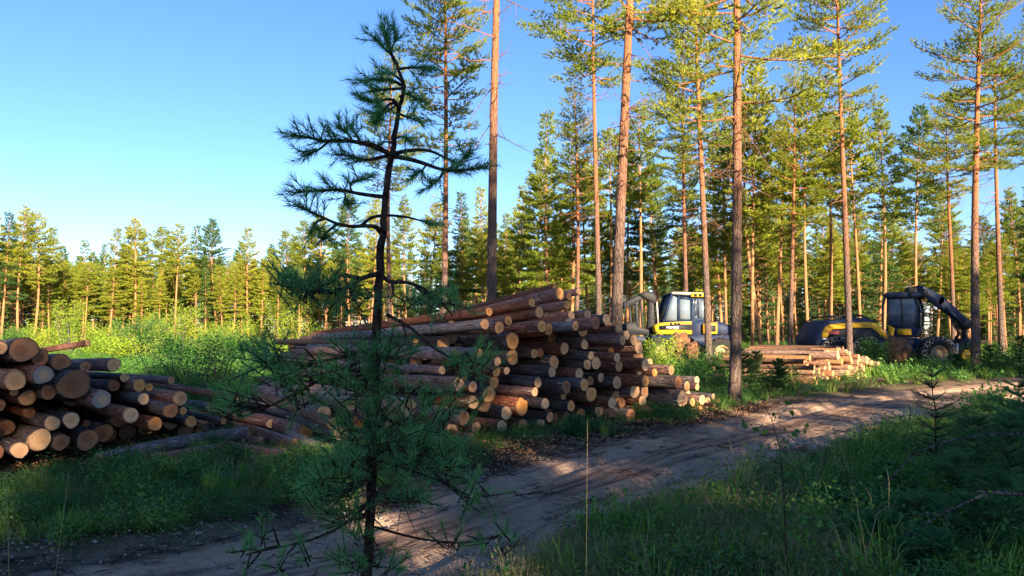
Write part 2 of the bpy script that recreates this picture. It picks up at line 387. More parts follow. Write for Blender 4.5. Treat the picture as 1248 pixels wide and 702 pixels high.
me = mesh_np('track', V, [np.stack([ii, ii+1, ii+NA+1, ii+NA], 1)], [road_material()], smooth=True, uv=UV)
tag(link('road', me), 'rutted sandy forest road curving off to the right', 'road', kind='structure')

# ------------------------------------------------------------------ foliage generators
def perp_frames(A):
    h = np.where(np.abs(A[:, 2:3]) < .9, np.array([[0, 0, 1.]]), np.array([[1., 0, 0]]))
    u = np.cross(A, h); u /= np.linalg.norm(u, axis=1, keepdims=True); return u, np.cross(A, u)
def needles(pos, ax, ln, K, nl, w, cone=(.5, 1.2), r=None):
    """K needle triangles per shoot; shoot = pos + ax*[0..ln]"""
    r = r or rng
    n = len(pos); P = np.repeat(pos, K, 0); A = np.repeat(ax, K, 0); L = np.repeat(ln, K)
    u, v = perp_frames(A); ph = r.random(n*K)*2*np.pi; th = r.uniform(cone[0], cone[1], n*K)
    side = u*np.cos(ph)[:, None]+v*np.sin(ph)[:, None]
    s = r.random(n*K); b = P+A*(L*s)[:, None]; th = th*(1-.5*s)
    D = A*np.cos(th)[:, None]+side*np.sin(th)[:, None]; D[:, 2] += .12; D /= np.linalg.norm(D, axis=1, keepdims=True)
    T = np.cross(D, r.normal(size=D.shape)); T /= np.linalg.norm(T, axis=1, keepdims=True)
    l = nl*r.uniform(.7, 1.15, n*K)
    v0 = b-T*w/2; v1 = b+T*w/2; v2 = b+D*l[:, None]
    return np.stack([v0, v1, v2], 1).reshape(-1, 3)
def tris(V): return np.arange(len(V)).reshape(-1, 3)
def leaves(pos, size, r=None, flat=.3):
    r = r or rng; n = len(pos)
    N = r.normal(size=(n, 3)); N[:, 2] += flat*3; N /= np.linalg.norm(N, axis=1, keepdims=True)
    u, v = perp_frames(N); a = r.random(n)*2*np.pi
    U = u*np.cos(a)[:, None]+v*np.sin(a)[:, None]; W = np.cross(N, U); s = size*r.uniform(.6, 1.25, n)[:, None]
    q = np.stack([pos-U*s, pos+W*s*.55+N*s*.12, pos+U*s, pos-W*s*.55+N*s*.12], 1).reshape(-1, 3); return q
def quads(V): return np.arange(len(V)).reshape(-1, 4)

def pine_proto(seed, H=17., cb=.55, spread=2.2, r0=.14, nlen=.14, nw=.03, K=11, dens=1.0, dead=14, whorl=.42, conic=False, needle_mat='needles', bark='bark_far', lean=.25, fine=1.0, sides=8):
    """returns (trunk mesh with limbs, crown mesh)"""
    r = np.random.default_rng(seed); mb = MB()
    ph = r.random()*6.28; am = lean*r.uniform(.4, 1)
    def axis(z):
        q = z/H; return np.array([am*math.sin(q*3.1+ph)-am*math.sin(ph)+lean*.6*q*math.cos(ph), am*math.cos(q*2.4+ph)-am*math.cos(ph), z])
    n = 22; zz = np.linspace(-.3, H, n)
    rad = [r0*(1.0*(1-max(0, z)/H)**.75*.93+.05)*(1+.35*math.exp(-max(0, z)/.35)) for z in zz]
    mb.tube([axis(z) for z in zz], rad, sides)
    tp, ta, tl = [], [], []
    zb = H*cb; z = zb
    def shoot(p, d, L): tp.append(p); ta.append(d/np.linalg.norm(d)); tl.append(L)
    while z < H-.15:
        q = (z-zb)/(H-zb)
        prof = (1-q)**.8*1.0 if conic else (min(1, .55+1.5*q)*(1-q**2.2))**.9
        nb = r.integers(3, 6)
        a0 = r.random()*6.28
        for b in range(nb):
            if r.random() < .12: continue
            az = a0+b*6.283/nb+r.normal()*.3
            L = spread*max(.16, prof)*r.uniform(.55, 1.15)
            el = (-.12+.85*q if not conic else -.25+.7*q)+r.normal()*.14
            d = np.array([math.cos(az)*math.cos(el), math.sin(az)*math.cos(el), math.sin(el)])
            p0 = axis(z+r.normal()*.1); m = 6; pts = [p0]
            for k in range(1, m+1):
                d = d+np.array([r.normal()*.09, r.normal()*.09, .09 if k > 2 else -.02]); d /= np.linalg.norm(d)
                pts.append(pts[-1]+d*L/m)
            rb = r0*.20*(L/spread)**.8+.006
            mb.tube(pts, [rb*(1-.8*k/m) for k in range(m+1)], 4, False)
            ns = max(3, int(L*5.2*dens))
            for s in range(ns):
                f = .22+.78*(s+r.random())/ns; k = min(m-1, int(f*m)); g = f*m-k
                c = pts[k]*(1-g)+pts[k+1]*g; dd = pts[k+1]-pts[k]; dd /= np.linalg.norm(dd)
                sd = np.cross(dd, [0, 0, 1.]); sd /= max(1e-4, np.linalg.norm(sd)); sg = 1 if (s % 2) else -1
                bl = (.18+.38*L*(1-f)*.8+.1)*r.uniform(.6, 1.2)
                bd = dd*.55+sd*sg*r.uniform(.35, .9)+np.array([0, 0, r.uniform(-.05, .4)]); bd /= np.linalg.norm(bd)
                nt = max(1, int(bl/.11*fine))
                for t_ in range(nt):
                    e = (t_+.7)/nt; pp = c+bd*bl*e+r.normal(size=3)*.035
                    shoot(pp, bd+r.normal(size=3)*.35+np.array([0, 0, .25]), .12)
            shoot(pts[-1], d, .15)
        z += whorl*r.uniform(.7, 1.3)
    for k in range(4): shoot(axis(H)-np.array([0, 0, .2*k]), np.array([r.normal()*.2, r.normal()*.2, 1.]), .2)
    for k in range(dead):                                           # dead snags under the crown
        z = r.uniform(H*.2 if dead < 20 else H*.28, zb); az = r.random()*6.28; L = r.uniform(.2, 1.0)*spread*.6; p = axis(z); d = np.array([math.cos(az), math.sin(az), r.normal()*.25-.1])
        pts = [p]
        for _ in range(4): d = d+r.normal(size=3)*.18; pts.append(pts[-1]+d/np.linalg.norm(d)*L/4)
        mb.tube(pts, [.018, .014, .01, .007, .004], 3, False)
        if L > .6:
            for _ in range(3):
                q0 = pts[r.integers(1, 4)]; mb.tube([q0, q0+r.normal(size=3)*.22*L], [.008, .003], 3, False)
    tp, ta, tl = np.array(tp), np.array(ta), np.array(tl)
    Vn = needles(tp, ta, tl, K, nlen, nw, (.35, 1.35), r)
    cr = mesh_np('pine_crown', Vn, [tris(Vn)], [M[needle_mat]])
    tm = mb.mesh('pine_trunk', [M[bark]], smooth=True)
    return tm, cr, len(Vn)//3, H

FAR = []
for i in range(14):
    FAR.append(pine_proto(100+i, H=16+i % 3, cb=[.42, .5, .36, .55, .3, .48, .6, .4, .52, .33, .45, .57, .38, .5][i], spread=[2.0, 2.3, 1.9, 2.1, 2.2, 1.8, 2.2, 2.0, 2.4, 1.7, 2.6, 2.0, 2.4, 1.6][i],
                          r0=.135, nlen=.20, nw=.05, K=9, dens=1.45, whorl=.33, lean=[.25, .5, .2, .7, .25, .4, .3][i % 7], conic=i in (2, 4, 7, 9, 12), needle_mat='needles' if i not in (2, 8) else 'needles_cool', dead=16, sides=7))
SPR = [pine_proto(200+i, H=12+2*i, cb=.1, spread=2.0, r0=.12, nlen=.18, nw=.05, K=9, dens=1.5, conic=True, needle_mat='needles_cool', whorl=.34, dead=0) for i in range(2)]
NEAR = []
for i in range(6):
    NEAR.append(pine_proto(300+i, H=18, cb=[.60, .5, .62, .48, .55, .38][i], spread=[2.9, 2.6, 3.0, 2.7, 2.5, 3.3][i], r0=.17, nlen=.10, nw=.017, K=22, dens=1.6 if i != 5 else 1.2, whorl=.42 if i != 5 else .6,
                           needle_mat='needles', bark='bark_tree', dead=30, lean=.3, fine=1.25, sides=14))
print('tris', [p[2] for p in FAR+SPR+NEAR])
TREES = []
def tree(name, proto, x, y, H=None, rz=None, label='', group=None, fat=1.0, lean=(0, 0), z=None):
    s = (H/proto[3]) if H else 1.0
    e = empty(name, (x, y, (hz(x, y) if z is None else z)), random.random()*6.28 if rz is None else rz)
    e.scale = (s*fat, s*fat, s)
    if lean != (0, 0): e.rotation_euler = (lean[1], lean[0], e.rotation_euler.z)
    link('trunk', proto[0], e); link('crown', proto[1], e)
    tag(e, label, 'pine tree', group); TREES.append((x, y)); return e
def trunk_tree(px, Y, w_px, proto, H, label, px_top=None, rz=0.0, cat=None, group='tall pines among the log stacks'):
    """a tree whose trunk stands at pixel column px; px_top = column where it leaves the top of the frame"""
    x = (px-CX)/F*Y; s = H/proto[3]; need = w_px/F*Y/2; fat = need/(.17*s*1.0)
    ly = 0
    if px_top is not None:
        zt = CAMH+405/F*Y; ly = math.atan(((px_top-CX)/F*Y*.985-x)/zt) if False else math.atan((((px_top-CX)/(F*cp))*(Y*cp+(zt-CAMH)*sp)-x)/zt)
    e = empty('pine_tree', (x, Y, hz(x, Y)), 0); e.rotation_euler = Matrix.Rotation(ly, 3, 'Y').to_euler() if rz == 0 else (Matrix.Rotation(ly, 3, 'Y')@Matrix.Rotation(rz, 3, 'Z')).to_euler()
    e.scale = (s, s, s)
    t = link('trunk', proto[0], e); c = link('crown', proto[1], e); t.scale = (fat, fat, 1); 
    tag(e, label, 'pine tree', group); TREES.append((x, Y)); return e
# ------------------------------------------------------------------ the log stacks
def log_proto(seed, sides=20, rings=13):
    r = np.random.default_rng(seed); a = np.linspace(0, 2*np.pi, sides, endpoint=False)
    base = 1+.05*np.cos(2*a+r.random()*6)+.035*np.cos(3*a+r.random()*6)+.02*np.cos(5*a+r.random()*6)+r.normal(size=sides)*.012
    bend = r.uniform(-.35, .35, 2); V = []
    for i in range(rings):
        z = i/(rings-1); tp = 1-.16*z
        rr = base*tp*(1+r.normal(size=sides)*.012)
        if r.random() < .35:                                        # knot bulge
            k = r.integers(0, sides); rr[k] *= 1.09
        cx = bend[0]*math.sin(z*math.pi); cy = bend[1]*math.sin(z*math.pi)
        V.append(np.stack([rr*np.cos(a)+cx, rr*np.sin(a)+cy, np.full(sides, z)], 1))
    ring0 = V[0].copy(); cc = ring0.copy(); cc[:, :2] *= .945
    far = V[-1]; nfar = far.mean(0, keepdims=True)
    VV = np.concatenate([cc]+V+[nfar]); n = sides; q = []
    for i in range(rings):
        for k in range(n): q.append([i*n+k, (i+1)*n+k, (i+1)*n+(k+1) % n, i*n+(k+1) % n])
    base_i = rings*n; c = len(VV)-1
    t = [[base_i+k, c, base_i+(k+1) % n] for k in range(n)]
    body = lambda m1, m2: mesh_np('log', VV, [np.array(q), np.array(t)], [m1, m2], midx=[0]*len(q)+[1]*len(t), smooth=True)
    # cut end: concentric rings so that it is slightly uneven
    E = [np.array([[0, 0, r.normal()*.0006]])]
    for f in (.35, .7, 1.0):
        e = cc.copy(); e[:, :2] *= f; e[:, 2] = r.normal(size=n)*(.0008 if f < 1 else 0); E.append(e)
    EV = np.concatenate(E); eq = []; et = [[0, 1+(k+1) % n, 1+k] for k in range(n)]
    for i in range(2):
        for k in range(n): eq.append([1+i*n+k, 1+i*n+(k+1) % n, 1+(i+1)*n+(k+1) % n, 1+(i+1)*n+k])
    return body, EV, np.array(eq), np.array(et)
LP = [log_proto(40+i) for i in range(10)]
_mc = {}
def log_meshes(i, bark, end):
    k = (i, bark, end)
    if k not in _mc:
        body, EV, eq, et = LP[i]
        kb = (i, bark)
        if kb not in _mc: _mc[kb] = body(M[bark], M['end_tan'])
        ke = (i, end, 'e')
        if ke not in _mc: _mc[ke] = mesh_np('cut_end', EV, [eq, et], [M[end]])
        _mc[k] = (_mc[kb], _mc[ke])
    return _mc[k]
REST = []
def put_log(front, back, r, bark, end, label, group=None, i=None, cat='log'):
    if label is None: REST.append((front, back, r, bark)); return None
    front, back = Vector(front), Vector(back); d = back-front; L = d.length
    i = random.randrange(len(LP)) if i is None else i
    bm, em = log_meshes(i, bark, end)
    o = link('log', bm); q = Vector((0, 0, 1)).rotation_difference(d.normalized())
    o.rotation_mode = 'QUATERNION'; o.rotation_quaternion = q@Quaternion((0, 0, 1), random.random()*6.28)
    o.location = front; o.scale = (r, r, L)
    link('cut_end', em, o)
    tag(o, label, cat, group); return o
TONE = {'end_tan': 'tan-ended', 'end_pale': 'pale-ended', 'end_orange': 'orange-ended', 'end_brown': 'brown-ended', 'end_blue': 'blue-stained'}
def stack(name, ends, P0, az_face, az_log, L, tones, barks, fill_top, fill_t, fill_r, tilt, group, maxd=.9, prior=.25, seed=5, ground=0.0, nfill=4000, dj=.15, gapf=.93, frow=.24):
    r = np.random.default_rng(seed)
    f = np.array([math.sin(az_face), math.cos(az_face)]); n2 = np.array([-math.sin(az_log), -math.cos(az_log)])   # toward the viewer
    n = len(ends)
    ds = np.linspace(-maxd, maxd, 25)
    pos = np.zeros((n, 25, 3)); t = np.zeros((n, 25)); rr = np.zeros((n, 25))
    for i, e in enumerate(ends):
        dr = np.array(ray(e[0], e[1]))
        for j, d in enumerate(ds):
            A = np.array([dr[:2]]).T; den = n2@dr[:2]; s = (n2@np.array(P0)+d)/den
            p = np.array([0, 0, CAMH])+dr*s; pos[i, j] = p; t[i, j] = f@(p[:2]-P0); rr[i, j] = e[2]/2/F*p[1]*.98
    k = np.array([int(np.clip(round((maxd+(e[4] if len(e) > 4 else r.uniform(-.3, .3)))/(2*maxd)*24), 0, 24)) for e in ends]); k0 = k.copy()
    for sweep in range(8):
        for i in r.permutation(n):
            o = np.arange(n) != i
            T = t[np.arange(n), k][o]; Zc = pos[np.arange(n), k, 2][o]; RR = rr[np.arange(n), k][o]
            dd = np.sqrt((t[i][:, None]-T)**2+(pos[i, :, 2][:, None]-Zc)**2)
            pen = (np.clip(rr[i][:, None]+RR-dd, 0, 1)**2).sum(1)*60+prior*.08*(ds-ds[k0[i]])**2
            k[i] = pen.argmin()
    T = t[np.arange(n), k].copy(); Zc = pos[np.arange(n), k, 2].copy(); RR = rr[np.arange(n), k].copy(); D = ds[k]
    T0, Z0 = T.copy(), Zc.copy()
    for it in range(150):
        dx = T[:, None]-T; dz = Zc[:, None]-Zc; dd = np.hypot(dx, dz)+np.eye(n)
        ov = np.clip(RR[:, None]+RR-dd, 0, .2)*(1-np.eye(n))*.25
        T += (dx/dd*ov).sum(1); Zc += (dz/dd*ov).sum(1)
        T += (T0-T)*.06; Zc += (Z0-Zc)*.06; Zc = np.maximum(Zc, ground+RR*.85)
    items = [(T[i], Zc[i], RR[i], D[i], ends[i][3] if len(ends[i]) > 3 and ends[i][3] else None, True) for i in range(n)]
    # logs behind, seen through the gaps
    FT, FZ, FR = list(T), list(Zc), list(RR)
    for q in range(nfill):
        rad = fill_r[1]+(fill_r[0]-fill_r[1])*(q/nfill)
        tt = r.uniform(*fill_t); z = r.uniform(ground+rad*.9, fill_top(tt)-rad) if fill_top(tt)-rad > ground+rad*.9 else None
        if z is None: continue
        dd = np.hypot(np.array(FT)-tt, np.array(FZ)-z); 
        if (dd < (np.array(FR)+rad)*gapf).any(): continue
        FT.append(tt); FZ.append(z); FR.append(rad); items.append((tt, z, rad, r.uniform(-2.0, -.9), None, False))
    # label rows by height, and places in a row by distance along the face
    rows = {}
    for it in items: rows.setdefault(int((it[1]-ground)/frow), []).append(it)
    out = []
    for q_, (rw, its) in enumerate(sorted(rows.items())):
        its.sort(key=lambda a: a[0])
        for j, (tt, z, rad, d, tone, listed) in enumerate(its):
            tone = tone or tones[int(r.integers(len(tones)))]
            a = az_log+R(r.normal()*.5)
            p = np.array(P0)+f*tt+n2*d
            tl = tilt(tt, z)+r.normal()*.02; LL = L+r.normal()*dj
            back = (p[0]+math.sin(a)*LL, p[1]+math.cos(a)*LL, max(ground+rad*.8, z-tl))
            size = 'thick' if rad > fill_r[2] else ('medium' if rad > fill_r[3] else 'thin')
            lab = f"{size} {TONE[tone]} log in the {name}, {ORD[q_+1]} row up, {ORD[min(j+1, 59)]} end from left"
            out.append(put_log((p[0], p[1], z), back, rad, barks[int(r.integers(len(barks)))], tone, lab if listed else None, group))
    print(name, len(out), 'mean overlap', float(np.clip(RR[:, None]+RR-np.hypot(T[:, None]-T, Zc[:, None]-Zc)-9*np.eye(n), 0, 1).sum()/n))
    return out
o_, b_, p_, w_n = 'end_orange', 'end_blue', 'end_pale', 'end_brown'
MAIN = [(598,379.7,11.5,o_),(593,395,14),(610.8,399,16,o_),(621.7,391,12.5,o_),(627,415,22,o_),(651.3,369,12,o_),(685.8,357.5,15.5),(709.7,354.8,9.5),(697.3,361,9.5,o_),
 (680,349.5,9,o_,-.5),(695.3,372,11,o_),(660.5,380.5,15),(667,381.5,11,None,-.4),(687.7,389.5,21,w_n),(700.5,384.5,12),(697,394,14,p_),(664,397.5,16,o_),(672,401.5,15),(675.5,411,14,w_n,-.5),
 (705.8,397,13,o_),(714.5,403,17,o_),(720.8,383,13,p_),(731,393.5,16),(732.5,387,10,None,-.5),(736,402,8,None,-.5),(744,389,14,p_),(747.5,397.5,13),(758,400,9),(756.5,408.7,10.5,p_),
 (556.5,433,15,w_n),(585.5,429.5,12,o_),(608.5,441,12,p_),(607.3,453,13,o_),(604.2,466,16,o_),(627,435.5,20,o_),(620,452,10),(654,431,12.5),(661.5,430,12,w_n,-.5),(539.5,451.5,11,p_),
 (535.4,470.5,16),(549.2,469,15),(561,468,17),(578,471.5,14),(567,462,8,o_,-.4),(598,481,21,o_),(678.5,442,18),(676.5,453.5,13.5,p_),(659,466.5,13.5,p_),(694.2,472,17),
 (691.7,424.5,15.5),(716.8,419.6,13.5),(725,433.6,11,p_),(720.5,443.5,15),(731.3,442.5,17),(710.4,455.5,14.5,p_),(737,460.4,12,p_),(716.8,469,16,o_),(724,464.5,12),(757.6,436,12.5,p_),
 (759.8,447,14.5),(757.5,466.5,17,p_),(750,428,10,o_,-.5),(764.7,415,12),(769.3,408.5,12,p_),(778,414,14.5),(784.5,423.5,17,p_),(779.3,434.5,7,None,-.5),(785.5,436,15,None,-.4),
 (792.8,445,16,p_),(798,443,13,None,-.5),(804.5,454.5,11,o_),(785.2,451,14.5,p_),(825.5,451.5,12),(782,465.3,14,p_),(793,464.5,15,o_),(822,467.5,12.5),(834,467,16,w_n),(845,471.5,13),
 (857.5,464,10.5,p_),(779.5,478,19),(792,478,16),(789.5,489,15,p_),(784,487,10,None,-.5),(839.5,486.5,22),(846,482,13,p_,-.5),(764.7,494,13.5),(774.5,510,18,w_n),(800.7,503.2,14,o_),
 (817.5,507.5,16,o_),(858,472,9),(852,490.5,11),(864,488,13),(871.5,490,12),(870.5,500,7,p_),(862,499,7),(841,500,8),(878,484,8),(884,490,8),(880,496,7),
 (578,490.5,17,p_),(591,493,21),(546,505,19),(551.6,525,20),(536,533,13),(559.5,508.5,17,w_n),(567.5,509.5,18,w_n),(581.8,521.5,15),(576,534,12,w_n),(619.3,504,18,p_),(614.3,519.8,16.5),
 (608,531,9,o_),(638.5,496,23,o_),(640.5,525,17,o_),(655,478,11.5,p_),(667.5,492.5,14.5),(673.7,509,13),(679,511,14,w_n,-.5),(661.5,518.5,16),(690.5,483,10),(700,495,14,o_),(725,481,20),
 (756.5,483.5,15),(751.3,491,15,p_),(758.5,508.5,17,p_),(484,541,16,o_,-.2),(517,492,14,None,-.2),(512,512,15,None,-.2),(527,512,13,w_n,-.5),(735,501,16,None,-.6),(712,512,16,None,-.6),(695,515,14,w_n,-.6)]
def main_top(t): return float(np.interp(t, [-.2, .3, .9, 1.7, 3.2, 4.2, 5.6, 6.6, 7.4, 8.6], [.25, .5, 1.2, 1.75, 2.1, 1.75, 1.3, .75, .55, .2]))
stack('central stack', MAIN, (-1.55, 10.08), R(46.3), R(-42.5), 5.0, ['end_tan', 'end_tan', 'end_tan', 'end_pale', 'end_orange', 'end_brown'],
      ['log_red', 'log_red', 'log_grey'], main_top, (.1, 8.2), (.06, .13, .12, .085), lambda t, z: .62*max(0, z-1.45)/.8, 'logs of the central stack', gapf=1.0)
LEFT = [(1,423.5,18),(30,426,34,w_n),(48,436,23,w_n),(75,441,23),(20.5,463,27),(57,456,25,b_),(93.5,468.5,40,w_n),(106,447,13),(33,485,21),(60,478.5,19),(-2,494,16),(15.5,478,10,p_),
 (65,516.5,20,p_),(89,512,21.5,p_),(128.5,487,24,b_),(104,517,9,w_n,-.5),(32,503,14,w_n,-.7),(48,536,30,p_),(24.5,548,22,p_),(75.5,539.3,21.5),(108,537,28,w_n),(126.5,528.5,25,None,-.3),
 (142.5,444.5,18),(154.5,460.8,11.5,p_),(174,470,16.5,o_),(186,472.5,10,o_),(181,486.5,15.5,p_),(226.5,486,20),(164.5,506.5,21,p_),(193.5,517.5,19.5,o_),(215.3,501,20),(230.5,501.5,10,o_),
 (237.3,515,16,o_),(262,496.5,11),(280.5,514.5,8,o_),(-22,470,24),(-30,500,26),(-18,525,24,p_),(-10,552,24),(-30,440,22),(2,522,22,None,-.6),(145,512,22,w_n,-.7),(140,470,16,w_n,-.8)]
LEFT = [(e[0], e[1], e[2]*(.93 if e[2] > 14 else 1))+tuple(e[3:]) for e in LEFT]
az_l = R(40)
PL0 = (-5.55, 8.45)
def left_top(t): return float(np.interp(t, [-1.6, -.6, 0, .5, 1.1, 1.6, 2.4, 3.0], [1.3, 1.2, 1.2, 1.1, .9, .75, .6, .3]))
stack('left stack', LEFT, PL0, az_l, R(-46), 4.8, ['end_tan', 'end_brown', 'end_tan', 'end_brown'], ['log_grey', 'log_grey', 'log_red'], left_top, (-1.5, 2.9), (.06, .12, .12, .085),
      lambda t, z: .3*max(0, z-.6), 'logs of the left stack', maxd=.6, seed=9)
def gp(px, py, z): 
    p = ground_at(px, py, z); return (p.x, p.y, p.z)
g_ = 'single logs beside the left stack'
a = gp(107.5, 418, 1.42); put_log(a, (a[0]-2.3, a[1]+1.3, 1.12), .052, 'log_red', 'end_tan', 'slim log jutting up to the right from the top of the left stack', g_)
a = gp(208.5, 463.5, .93); put_log(a, (a[0]-2.6, a[1]+2.1, .93), .055, 'log_red', 'end_tan', 'slim log reaching right behind the left stack, end splintered', g_)
a = gp(289.5, 484, .6); put_log(a, (a[0]-2.4, a[1]+2.0, .72), .06, 'log_red', 'end_orange', 'slim red-barked log reaching farthest right beyond the left stack', g_)
put_log(gp(272, 546, .09), gp(110, 567, .10), .07, 'log_red', 'end_pale', 'peeled-end log lying along the ground in front of the left stack', g_)
put_log(gp(298, 528, .12), gp(120, 560, .12), .10, 'log_grey', 'end_brown', 'dark mossy support log lying crosswise under the left stack', g_)
g_ = 'loose logs between the two stacks'
put_log(gp(350.5, 555, .065), (-4.35, 10.6, .09), .062, 'log_red', 'end_pale', 'short loose log with a pale end, nearest the road, left of the young pine', g_)
put_log(gp(372, 527, .16), (-5.4, 13.6, .16), .115, 'log_red', 'end_orange', 'loose log with an orange end between the two stacks, left of the young pine', g_)
put_log(gp(395, 562, .06), (-4.3, 12.0, .1), .06, 'log_red', 'end_tan', 'thin loose log pointing at the young pine trunk, nearly on the ground', g_)
put_log(gp(415, 527, .3), (-4.9, 13.8, .3), .11, 'log_grey', 'end_tan', 'loose greyish log resting on others just left of the young pine', g_)
put_log(gp(474, 509, .42), (-4.9, 14.2, .5), .13, 'log_red', 'end_tan', 'big loose log with a white peeled strip running behind the young pine', g_)
put_log(gp(498, 497, .62), (-4.6, 14.6, .62), .12, 'log_red', 'end_tan', 'loose log above the peeled one at the near corner of the central stack', g_)
put_log(gp(423, 553, .07), (-2.9, 10.8, .07), .055, 'log_pulp', 'end_pale', 'short splintered log behind the foot of the young pine', g_)
put_log(gp(340, 500, .3), (-6.0, 14.6, .5), .09, 'log_grey', 'end_tan', 'bluish grey loose log nearest the left stack', g_)
put_log(gp(395, 503, .5), (-4.9, 14.9, .55), .10, 'log_red', 'end_tan', 'loose log half hidden by the pine boughs at left of the central stack', g_)
for q_, (x0_, y0_, z0_, x1_, y1_, z1_, r_, bk_, lb_) in enumerate([
    (392, 548, .12, -4.1, 12.6, .16, .07, 'log_pulp', 'low pale pole slanting to the foot of the young pine'),
    (405, 516, .42, -5.0, 14.0, .5, .075, 'log_pulp', 'slim pale log lying highest between the loose logs'),
    (318, 536, .06, -4.9, 11.6, .08, .05, 'log_red', 'thin stick-like log lying nearest the left stack in the litter'),
    (378, 508, .34, -5.3, 13.9, .4, .085, 'log_pulp', 'pale reddish loose log second from the left stack, lying on others'),
    (438, 514, .3, -4.2, 13.4, .42, .10, 'log_red', 'loose reddish log ending behind the left boughs of the young pine'),
    (452, 530, .12, -4.0, 13.6, .12, .09, 'log_grey', 'loose log low on the ground ending behind the young pine stem'),
    (428, 492, .62, -4.7, 14.3, .6, .095, 'log_pulp', 'topmost loose log left of the young pine stem'),
    (360, 540, .07, -4.9, 12.9, .07, .06, 'log_pulp', 'thin pale pole lying under the loose orange-ended log'),
    (330, 516, .2, -5.9, 13.8, .25, .075, 'log_red', 'thin red loose log nearest the right end of the left stack')]):
    put_log(gp(x0_, y0_, z0_), (x1_, y1_, z1_), r_, bk_, ['end_tan', 'end_orange', 'end_pale'][q_ % 3], lb_, g_)
put_log(gp(890, 440, .35), (6.9, 25.5, .35), .09, 'log_pulp', 'end_tan', 'single log lying in the scrub between the tall trunk and the machine', g_)

# small stack of pulpwood in the sun (circle packed)
def rest_logs():
    VV, QQ, MI, c = [], [], [], 0
    for fr, bk, rad, bark in REST:
        fr, bk = Vector(fr), Vector(bk); d = bk-fr; L = d.length; q = Vector((0, 0, 1)).rotation_difference(d.normalized()).to_matrix()
        n = 12; r = np.random.default_rng(c); a = np.linspace(0, 2*np.pi, n, endpoint=False); base = 1+r.normal(size=n)*.03
        P = np.concatenate([np.stack([base*np.cos(a)*rad*(1-.15*t), base*np.sin(a)*rad*(1-.15*t), np.full(n, t*L)], 1) for t in (0, .25, .5, .75, 1)]+[[[0, 0, 0]]])
        VV.append(P@np.array(q).T+np.array(fr))
        QQ.append(np.array([[c+i*n+k, c+(i+1)*n+k, c+(i+1)*n+(k+1) % n, c+i*n+(k+1) % n] for i in range(4) for k in range(n)]))
        MI += [0]*(4*n); c += len(P)
    T = []; c = 0
    for P in VV: T += [[c+k, c+(k+1) % 12, c+60] for k in range(12)]; c += len(P)
    T = np.array(T)[:, ::-1]
    me = mesh_np('packed_logs', np.concatenate(VV), [np.concatenate(QQ), T], [M['log_far'], M['end_dull']], midx=MI+[1]*len(T), smooth=False)
    tag(link('packed_logs', me), 'recessed logs packed deep inside the stacks, gap shade put in their colour', 'logs', kind='stuff')
def small_stack():
    P0 = np.array([9.75, 23.3]); azf = R(42); n2 = np.array([math.sin(R(132)), math.cos(R(132))]); f = np.array([math.sin(azf), math.cos(azf)])
    r = np.random.default_rng(3); top = lambda t: float(np.interp(t, [0, 1, 2.4, 3.2, 5, 7.2], [.62, 1.0, 1.12, .85, .6, .12]))
    C = []
    for q in range(9000):
        rad = r.uniform(.07, .125) if q < 5000 else r.uniform(.055, .075)
        t = r.uniform(0, 7.2); h = top(t)
        if h < 2*rad: continue
        z = r.uniform(rad, h-rad*.5)
        if all(math.hypot(t-a, z-b) > (rad+c)*.96 for a, b, c in C): C.append((t, z, rad))
    C.sort(key=lambda c: -c[2]); keep = set(C[:92])
    rows = {}
    for c in C: rows.setdefault(int(c[1]/.2), []).append(c)
    for rw, its in sorted(rows.items()):
        its.sort()
        for j, (t, z, rad) in enumerate(its):
            d = r.uniform(-.22, .22)-.5*(t < 1.6)*r.random()-(.25 if (t, z, rad) not in keep else 0); p = P0+f*t+n2*d; a = R(-49)+R(r.normal()*.7); L = 3.1+r.normal()*.12
            put_log((p[0], p[1], z), (p[0]+math.sin(a)*L, p[1]+math.cos(a)*L, max(rad, z+r.normal()*.02)), rad, 'log_pulp', ['end_tan', 'end_orange', 'end_pale'][int(r.integers(3))],
                    f"{'thin' if rad < .09 else 'stouter'} pulp log in the small sunlit stack, {ORD[rw+1]} row up, {ORD[min(59, j+1)]} from left" if (t, z, rad) in keep else None, 'logs of the small sunlit stack', cat='log')
    print('small', len(C))
small_stack(); rest_logs()
put_log((9.3, 22.7, .09), (6.6, 25.6, .16), .085, 'log_pulp', 'end_tan', 'curved pale log lying on the ground in front of the small sunlit stack', 'logs of the small sunlit stack')

# ------------------------------------------------------------------ forest
def zone(px):
    for a, b in ((60, 'behind the left stack'), (150, 'above the left stack'), (230, 'behind the sunlit bushes'), (330, 'left of the young pine'), (470, 'behind the young pine'), (590, 'behind the central stack'),
                 (740, 'between the two tall trunks'), (880, 'behind the yellow-nosed machine'), (985, 'left of the harvester'), (1100, 'behind the harvester'), (1190, 'behind the crane')):
        if px < a: return b
    return 'at the right edge'
g_ = 'tall pines among the log stacks'
trunk_tree(600, 19, 13.5, NEAR[0], 20.5, 'tall pine with a bare straight trunk and dead twigs rising behind the central stack', 608, .5)
trunk_tree(540, 30, 9, NEAR[1], 18.0, 'orange-trunked pine with a sunlit crown just right of the young pine', 543, 1.9)
trunk_tree(478, 40, 6.5, NEAR[4], 17.2, 'slimmer sunlit pine standing directly behind the young pine', 480, .3)
trunk_tree(730, 27, 8, NEAR[2], 17.5, 'slim orange pine just left of the thickest near trunk', 734, 2.5)
trunk_tree(747, 17, 15.5, NEAR[1], 17.8, 'thick-barked near pine rising behind the crest of the central stack', 761, 4.1)
trunk_tree(863, 30, 9, NEAR[3], 18.5, 'pine with a sunlit lower trunk in front of the yellow-nosed machine', 857, 5.2)
